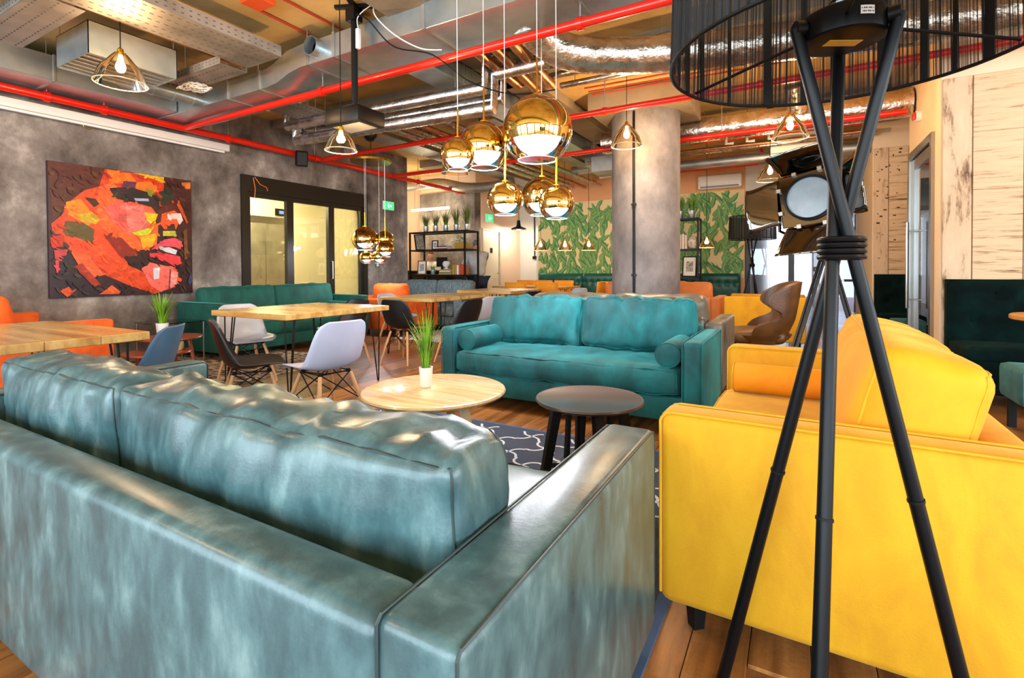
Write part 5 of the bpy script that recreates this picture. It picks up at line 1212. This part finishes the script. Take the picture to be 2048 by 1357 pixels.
# amber upholstered chairs along the long table
def amber_chair(label, loc, rz):
    t = thing('amber_chair', label, 'chair', loc, rz, 'amber upholstered chairs')
    f = cushion_fn(.23, .22, .05, .035, (0, 0, .012), .002, (4, 4, 4), 3); cushion(f, (8, 8, 4)).build('seat', CHYEL, t, loc=(0, -.02, .44), smooth=60)
    bk = MB().grid(lambda u, v: ((u - .5) * .46, .21 + .05 * v - .05 * (2 * u - 1) ** 2, .44 + .40 * v), 10, 6).build('backrest', CHYEL, t, smooth=70); s = bk.modifiers.new('pad', 'SOLIDIFY'); s.thickness = .045; s.offset = 0
    for sx in (-1, 1):
        for sy in (-1, 1): MB().tube([(sx * .18, sy * .17, .40), (sx * .21, sy * .21, 0)], [.016, .01], 8).build('leg', BLACKM, t)
    return t
ac = amber_chair('amber chair leftmost at the long table, far side', (-5.42, 10.0, 0), 0)
dup(ac, (-5.0, 10.02, 0), 0, 'amber chair second from the recess on the far side of the long table')
dup(ac, (-4.5, 10.05, 0), 0, 'amber chair third from the recess on the far side of the long table')
dup(ac, (-4.75, 8.72, 0), PI, 'amber chair on the near side of the long table, left')
dup(ac, (-4.1, 8.75, 0), PI, 'amber chair on the near side of the long table, middle')
dup(ac, (-3.55, 9.5, 0), PI / 2 + PI, 'amber chair at the right end of the long table')
dup(ac, (-3.15, 9.75, 0), PI, 'amber chair nearest the column')
# metal shelf in front of the bar
def shelf_unit(label, x0, x1, y0, y1, zs, top):
    t = thing('metal_shelf', label, 'shelf', (0, 0, 0))
    for x in (x0, x1):
        for y in (y0, y1): B(x - .016, x + .016, y - .016, y + .016, 0, top).build('post', BLACK, t, smooth=0)
    for z in zs + [top]:
        fr = MB(); fr.box(x0, x1, y0 - .016, y0 + .016, z - .03, z); fr.box(x0, x1, y1 - .016, y1 + .016, z - .03, z); fr.box(x0 - .016, x0 + .016, y0, y1, z - .03, z); fr.box(x1 - .016, x1 + .016, y0, y1, z - .03, z)
        sb = fr.build('shelf_frame', BLACK, t, smooth=0); B(x0, x1, y0, y1, z - .018, z + .001).build('shelf_board', BLACK if z == top else BLKPL, sb, smooth=0)
    return t
shelf_unit('tall black open metal shelf in front of the bar', -7.26, -5.82, 8.32, 8.80, [.45, .99, 1.52], 1.90)
for k in range(5):
    grass_plant('zinc_potted_grass', 'wispy grass in a zinc pot on top of the bar shelf, %s from the left' % ('first', 'second', 'third', 'fourth', 'fifth')[k], 'plant', (-6.98 + .27 * k, 8.52, 1.902), .062, .13, TIN, 90, .36 + .03 * k, .20, LEAF2, 30 + k, bw=.0055, droop=.4, group='grasses on the bar shelf')
def book(label, x0, x1, y0, y1, z0, z1, mi, name='book'):
    t = thing(name, label, 'book', ((x0 + x1) / 2, (y0 + y1) / 2, z0)); a, b, c = (x1 - x0) / 2, (y1 - y0) / 2, z1 - z0
    m = MB()
    if c < (x1 - x0): m.box(-a, a, -b, b, 0, .004); m.box(-a, a, -b, b, c - .004, c); m.box(-a, a, -b, -b + .004, .004, c - .004); pg = B(-a + .006, a - .006, -b + .004, b - .006, .004, c - .004)
    else: m.box(-a, -a + .003, -b, b, 0, c); m.box(a - .003, a, -b, b, 0, c); m.box(-a + .003, a - .003, -b, -b + .003, 0, c); pg = B(-a + .003, a - .003, -b + .003, b - .006, .003, c - .005)
    m.build('cover', BOOKC[mi], t, smooth=0); pg.build('pages', MATS.get('paper') or plain('paper', '#ece4d2', .8), t, smooth=0); return t
for k in range(3): book('flat %s book in the pile on the middle of the upper bar shelf' % ('red', 'cream', 'dark')[k], -6.62 + .01 * k, -6.32 - .01 * k, 8.40, 8.60, 1.522 + .024 * k, 1.545 + .024 * k, (5, 1, 3)[k])
for k in range(4): book('flat book number %s up the pile on the lower bar shelf' % ('one', 'two', 'three', 'four')[k], -6.55 + .008 * k, -6.24 - .008 * k, 8.40, 8.60, .992 + .028 * k, 1.018 + .028 * k, (2, 6, 1, 2)[k])
for k in range(5): book('upright %s book at the right end of the lower bar shelf, %s' % (('ochre', 'ochre', 'cream', 'rust red', 'rust red')[k], ('outermost left', 'second', 'third', 'fourth', 'outermost right')[k]), -6.19 + .055 * k, -6.145 + .055 * k, 8.4, 8.58, .992, 1.19 + .015 * (k % 2), (2, 2, 4, 0, 0)[k])
def picture(label, loc, rz, w, h, fm, im, tilt=0):
    t = thing('framed_picture', label, 'picture frame', loc, 0, rot=(tilt, 0, rz)); e = .02
    m = MB(); m.box(-w / 2, w / 2, -.012, .012, 0, e); m.box(-w / 2, w / 2, -.012, .012, h - e, h); m.box(-w / 2, -w / 2 + e, -.012, .012, e, h - e); m.box(w / 2 - e, w / 2, -.012, .012, e, h - e)
    m.build('frame', fm, t, smooth=0); B(-w / 2 + e, w / 2 - e, -.002, .008, e, h - e).build('mount', WHITEP, t, smooth=0)
    B(-w * .25, w * .25, -.004, -.002, h * .25, h * .75).build('print', im, t, smooth=0); return t
GRYP = noisy('ink_print', ['#2c2c2e', '#9a9a98', '#e4e2da'], (30, 30, 30), .6)
picture('wooden framed print on the lower bar shelf', (-7.02, 8.42, .993), .1, .22, .30, plain('frame_oak', '#7a5626', .5), GRYP, -.08)
picture('small dark framed photo on the upper bar shelf', (-6.72, 8.5, 1.523), .1, .15, .20, BLACKM, GRYP, -.06)
t = thing('ceramic_figure', 'white sculptural figure on the lower bar shelf', 'ornament', (-6.42, 8.5, 1.105)); MB().lathe([(0, 0), (.05, 0), (.055, .01), (.02, .03), (.06, .08), (.085, .12), (.06, .16), (.02, .17), (0, .175)], 18, cap=False).build('body', POT, t); MB().tube([(.05 * math.cos(2 * PI * k / 20), -.05, .11 + .05 * math.sin(2 * PI * k / 20)) for k in range(20)], .012, 6, closed=True).build('ring', POT, t)
grass_plant('glass_vase_plant', 'small leafy plant in a clear pot on the lower bar shelf', 'plant', (-6.78, 8.5, .992), .055, .10, TIN, 30, .14, .08, LEAF1, 61, bw=.012)
t = thing('planter_box', 'ochre planter with green leaves on the upper bar shelf', 'planter', (-6.02, 8.5, 1.522)); RB(-.13, .13, -.08, .08, 0, .13, r=.01).build('box', BOOKC[2], t)
m = MB(); rq = random.Random(5)
for k in range(60):
    p = V(rq.uniform(-.12, .12), rq.uniform(-.07, .07), .12 + rq.uniform(0, .16)); a = rq.uniform(0, 6.28); d = V(math.cos(a), math.sin(a), .5) * .035; s = V(-d.y, d.x, 0) * .5; m.poly([p, p + d * .5 + s, p + d, p + d * .5 - s])
m.build('foliage', LEAF1, t, smooth=0, kind='stuff')
t = thing('leaning_panel', 'dark board leaning at the left end of the upper bar shelf', 'board', (-7.17, 8.56, 1.522), rot=(0, -.16, 0)); RB(-.012, .012, -.15, .15, 0, .34, r=.003, seg=1).build('panel', BLACKM, t, smooth=0); B(.012, .014, -.13, .13, .02, .32).build('face_print', GRYP, t, smooth=0)
for k, x in enumerate((-6.42, -6.18)):
    t = thing('wire_pyramid', '%s wire pyramid ornament behind the grey fabric sofa' % ('larger', 'smaller')[k], 'ornament', (x, 8.5, .452)); s = (.16, .11)[k]
    for a, b in ((0, 1), (1, 2), (2, 3), (3, 0), (0, 4), (1, 4), (2, 4), (3, 4)):
        q = [(-s, -s * .6, .006), (s, -s * .6, .006), (s, s * .6, .006), (-s, s * .6, .006), (0, 0, s * 1.9 + .06)]; MB().tube([q[a], q[b]], .005, 5).build('wire_edge', WHITEP, t)
# bar counter, two people
t = thing('bar_counter', 'black bar counter behind the metal shelf', 'counter', (-7.4, 9.08, 0))
RB(-1.3, .88, -.2, .2, 0, 1.04, r=.006, seg=1).build('body', BLACKM, t, smooth=0); RB(-1.34, .92, -.23, .23, 1.04, 1.08, r=.006, seg=1).build('worktop', BLKPL, t, smooth=0)
for k in range(4): B(-1.28 + .5 * k, -.8 + .5 * k, -.21, -.2, .08, 1.0).build('front_panel', BLKPL, t, smooth=0)
t = thing('monitor', 'small dark screen standing on the bar counter', 'monitor', (-7.0, 9.1, 1.081)); RB(-.15, .15, -.012, .012, .08, .30, r=.005, seg=1).build('screen', BLACKM, t, smooth=0); B(-.06, .06, -.05, .05, 0, .008).build('foot', BLACKM, t, smooth=0); B(-.015, .015, -.01, .01, .008, .1).build('neck', BLACKM, t, smooth=0)

SKIN = plain('skin', '#dca584', .55); HAIR1 = plain('hair_auburn', '#5a2c18', .7); HAIR2 = plain('hair_grey', '#6c6a68', .7)
SHIRT = noisy('pale_grey_sweater', ['#a7aaad', '#c2c5c7'], (8, 8, 8), .85); WSHIRT = plain('white_shirt', '#e9ebee', .7); JEAN = plain('navy_trousers', '#121c36', .8)
def skinned(name, mat, joints, bones, parent, sub=2):
    me = bpy.data.meshes.new(name); me.from_pydata([j[0] for j in joints], bones, []); me.update(); me.materials.append(mat)
    o = link(name, me, parent); md = o.modifiers.new('skin', 'SKIN'); sv = me.skin_vertices[0].data
    for i, j in enumerate(joints): sv[i].radius = (j[1][0] * 1.18, j[1][1] * 1.18); sv[i].use_root = (i == 0)
    md.use_smooth_shade = True; s = o.modifiers.new('sub', 'SUBSURF'); s.levels = sub; s.render_levels = sub
    return o
def head_part(parent, loc, hair, rz=0, look=0):
    t = MB()
    def hf(u, v):
        a = 2 * PI * u; b = -PI / 2 + PI * v; r = V(.075, .095, .115); x, y, z = math.cos(b) * math.cos(a), math.cos(b) * math.sin(a), math.sin(b)
        p = V(x * r.x, y * r.y, z * r.z)
        if z < -.2: p.x *= 1 + .35 * (z + .2); p.y *= 1 + .15 * (z + .2)
        if y < 0: p.y -= .022 * math.exp(-((x / .16) ** 2 + ((z + .12) / .16) ** 2)); p.y += .012 * math.exp(-(((abs(x) - .38) / .2) ** 2 + ((z - .08) / .14) ** 2)); p.y -= .006 * math.exp(-((x / .3) ** 2 + ((z + .48) / .08) ** 2))
        return p
    Mx = Matrix.Translation(loc) @ Matrix.Rotation(rz, 4, 'Z') @ Matrix.Rotation(look, 4, 'X')
    h = MB().grid(hf, 28, 22, True).xf(Mx).build('head', SKIN, parent, smooth=80)
    for s in (-1, 1):
        MB().lathe([(0, -.01), (.012, -.008), (.022, 0), (.018, .008), (0, .01)], 10, axis=(1, 0, 0), cap=False).xf(Mx @ Matrix.Translation((s * .076, .01, -.005)) @ Matrix.Scale(1.5, 4, (0, 0, 1))).build('ear', SKIN, h)
        MB().lathe([(0, -.008), (.008, 0), (0, .008)], 8, cap=False).xf(Mx @ Matrix.Translation((s * .03, -.083, .012))).build('eye', WHITEP, h); MB().lathe([(0, -.004), (.004, 0), (0, .004)], 8, cap=False).xf(Mx @ Matrix.Translation((s * .03, -.090, .012))).build('pupil', BLACKM, h)
    def hair_f(u, v):
        a = 2 * PI * u; b = -PI * .12 + PI * .62 * v; x, y, z = math.cos(b) * math.cos(a), math.cos(b) * math.sin(a), math.sin(b)
        k = 1.07
        if y < 0 and z < .55: k = .9
        return V(x * .075 * k, y * .095 * k + .004, z * .115 * k + .004)
    MB().grid(hair_f, 28, 12, True).xf(Mx).build('hair', hair, parent, smooth=80)
def hand(parent, wrist, direc, mat=SKIN):
    wrist = Vector(wrist); d = Vector(direc).normalized(); s = d.cross(V(0, 0, 1)).normalized(); n = s.cross(d)
    j = [(wrist, (.022, .016)), (wrist + d * .05, (.034, .014)), (wrist + d * .085, (.036, .012))]; bn = [(0, 1), (1, 2)]
    o = skinned('palm', mat, [(tuple(p), r) for p, r in j], bn, parent, 1)
    for k, (w, L) in enumerate(((-.027, .062), (-.009, .075), (.010, .070), (.027, .055))):
        a = wrist + d * .085 + s * w; MB().tube([a, a + d * L * .55 - n * .008, a + d * L - n * .03], [.0085, .008, .006], 7).build('finger', mat, o)
    a = wrist + d * .035 + s * .03; MB().tube([a, a + s * .025 + d * .025, a + s * .03 + d * .055 - n * .01], [.010, .009, .007], 7).build('thumb', mat, o)
# standing man leaning over the counter end
t = thing('person', 'person in a grey sweater and dark trousers leaning on the bar', 'person', (-6.03, 9.1, 0), math.radians(-35))
# torso, arms and legs: one body, bent forward to the left (-X); trousers cover the lower half
J = [((.05, 0, .93), (.15, .12)), ((.04, 0, 1.08), (.155, .12)), ((.0, 0, 1.26), (.17, .125)), ((-.06, 0, 1.42), (.16, .11)), ((-.09, 0, 1.52), (.06, .06)),
     ((-.05, -.19, 1.42), (.065, .065)), ((-.20, -.24, 1.20), (.052, .052)), ((-.44, -.16, 1.12), (.038, .038)), ((-.05, .19, 1.42), (.065, .065)), ((-.22, .24, 1.18), (.052, .052)), ((-.42, .16, 1.12), (.038, .038))]
body = skinned('body', SHIRT, J, [(0, 1), (1, 2), (2, 3), (3, 4), (3, 5), (5, 6), (6, 7), (3, 8), (8, 9), (9, 10)], t)
JL = [((.05, 0, .93), (.16, .13)), ((.06, -.10, .86), (.105, .105)), ((.05, -.11, .50), (.072, .072)), ((.10, -.12, .10), (.05, .05)), ((.06, .10, .86), (.105, .105)), ((.0, .12, .50), (.072, .072)), ((.02, .12, .10), (.05, .05))]
skinned('trousers', JEAN, JL, [(0, 1), (1, 2), (2, 3), (0, 4), (4, 5), (5, 6)], t)
for y, x in ((-.12, .10), (.12, .02)): RB(x - .18, x + .08, y - .045, y + .045, 0, .10, r=.03).build('shoe', BLACKM, t)
head_part(t, (-.12, 0, 1.63), HAIR2, -PI / 2, .35); MB().tube([(-.07, 0, 1.48), (-.11, 0, 1.57)], .052, 12).build('neck', SKIN, t)
hand(t, (-.44, -.16, 1.12), (-1, .2, -.15)); hand(t, (-.42, .16, 1.12), (-1, -.2, -.15))
# person behind the counter
t = thing('person', 'person with auburn hair and white collar behind the bar counter', 'person', (-7.58, 9.47, 0), .2)
J = [((0, 0, .90), (.15, .11)), ((0, 0, 1.02), (.15, .11)), ((0, -.01, 1.14), (.17, .115)), ((0, -.02, 1.25), (.15, .10)), ((0, -.02, 1.31), (.055, .055)),
     ((-.19, -.02, 1.21), (.06, .06)), ((-.23, -.06, 1.02), (.05, .05)), ((-.14, -.20, 1.12), (.036, .036)), ((.19, -.02, 1.21), (.06, .06)), ((.23, -.06, 1.02), (.05, .05)), ((.14, -.20, 1.12), (.036, .036))]
skinned('body', WSHIRT, J, [(0, 1), (1, 2), (2, 3), (3, 4), (3, 5), (5, 6), (6, 7), (3, 8), (8, 9), (9, 10)], t)
skinned('trousers', JEAN, [((0, 0, .88), (.15, .12)), ((-.1, 0, .82), (.1, .1)), ((-.1, -.02, .46), (.07, .07)), ((-.1, 0, .10), (.05, .05)), ((.1, 0, .82), (.1, .1)), ((.1, -.02, .46), (.07, .07)), ((.1, 0, .10), (.05, .05))], [(0, 1), (1, 2), (2, 3), (0, 4), (4, 5), (5, 6)], t)
for x in (-.1, .1): RB(x - .045, x + .045, -.16, .09, 0, .1, r=.03).build('shoe', BLACKM, t)
head_part(t, (0, -.05, 1.415), HAIR1, .5, .25); MB().tube([(0, -.02, 1.28), (0, -.035, 1.35)], .05, 12).build('neck', SKIN, t)
hand(t, (-.14, -.20, 1.12), (.1, -1, -.2)); hand(t, (.14, -.20, 1.12), (-.1, -1, -.2))

# shelf with books and plants right of the column
shelf_unit('black metal shelf with plants right of the column', -2.35, -1.62, 10.0, 10.32, [.47, .93, 1.47], 2.06)
for k, x in enumerate((-1.98, -1.76)): grass_plant('zinc_potted_grass', 'bushy grass in a zinc pot on the shelf right of the column, %s' % ('left', 'right')[k], 'plant', (x, 10.16, 2.062), .075, .15, TIN, 60, .42, .13, LEAF1, 80 + k, bw=.006, droop=.2, group='grasses right of the column')
for k in range(4): book('upright pale book on the shelf right of the column, %s from the left' % ('first', 'second', 'third', 'fourth')[k], -2.02 + .05 * k, -1.98 + .05 * k, 10.05, 10.25, 1.472, 1.76 - .02 * (k % 2), (4, 1, 4, 1)[k])
t = thing('patterned_clock', 'white patterned globe ornament beside the pale books', 'ornament', (-1.73, 10.14, 1.472)); MB().lathe([(0, 0), (.06, .01), (.10, .06), (.115, .12), (.10, .18), (.06, .23), (0, .24)], 22, cap=False).build('globe', noisy('mosaic_white', ['#8f8f88', '#efece4'], (26, 26, 26), .5), t); MB().lathe([(0, 0), (.05, 0), (.05, .015), (0, .015)], 16, cap=False).build('foot', BLACKM, t)
picture('black framed picture leaning on the low shelf right of the column', (-1.80, 10.12, .932), -.2, .28, .40, BLACKM, GRYP, -.12)
for k in range(3): book('flat grey book on the low shelf right of the column, %s' % ('bottom', 'middle', 'top')[k], -2.25, -2.0, 10.05, 10.25, .932 + .03 * k, .96 + .03 * k, (3, 1, 3)[k])
# booths on the right
banquette('dark green buttoned booth bench in front of the right boarded wall', 1.16, 2.9, WA - .025, .62, .99, BENCHV, tuft=5, rows=2, seat_h=.46)
banquette('dark green booth bench beside the corridor, in front of the far boarded wall', .97, 2.2, WBY - .022, .6, 1.0, BENCHV, tuft=4, rows=2, seat_h=.46)
def round_table(label, x, y, r):
    t = thing('booth_table', label, 'table', (x, y, 0)); MB().lathe([(0, .715), (r - .008, .715), (r, .722), (r, .745), (r - .008, .752), (0, .752)], 40, cap=False).build('tabletop', noisy('orange_oak_top', ['#c7843e', '#e0a156'], (3, 16, 4), .35) if 'orange_oak_top' not in MATS else MATS['orange_oak_top'], t)
    MB().tube([(0, 0, .02), (0, 0, .715)], .03, 12).build('pedestal', BLACK, t); MB().lathe([(0, 0), (.2, 0), (.2, .012), (.05, .03), (0, .03)], 28, cap=False).build('base', BLACK, t)
round_table('round orange oak table at the near right booth', 1.72, 4.95, .36); round_table('round orange oak table at the far booth beside the glazed door', 1.75, 8.13, .36)
def stool(label, x0, x1, y0, y1):
    t = thing('upholstered_stool', label, 'stool', ((x0 + x1) / 2, (y0 + y1) / 2, 0)); a, b = (x1 - x0) / 2, (y1 - y0) / 2
    f = cushion_fn(a, b, .115, .03, (0, 0, .01), .002, (4, 4, 4), 5); cushion(f, (10, 8, 5)).build('seat', STOOLV, t, loc=(0, 0, .325), smooth=60); seam(f, -1, .004).build('piping', STOOLV, t, loc=(0, 0, .325))
    for sx in (-1, 1):
        for sy in (-1, 1): B(sx * (a - .06) - .02, sx * (a - .06) + .02, sy * (b - .06) - .02, sy * (b - .06) + .02, 0, .225).build('leg', BLACKM, t, smooth=0)
stool('teal green stool at the near right booth table', 1.23, 1.85, 4.28, 4.72); stool('teal green stool at the far booth', 1.05, 1.40, 7.78, 8.10)
t = thing('conduit_drop', 'black vertical conduit on the white recess wall', 'conduit', (-6.05, 11.9, 0)); MB().tube([(0, -.02, 1.42), (0, -.02, 2.9)], .018, 8).build('pipe_run', BLACK, t); B(-.05, .05, -.05, 0, 1.36, 1.44).build('socket_box', BLACK, t, smooth=0)
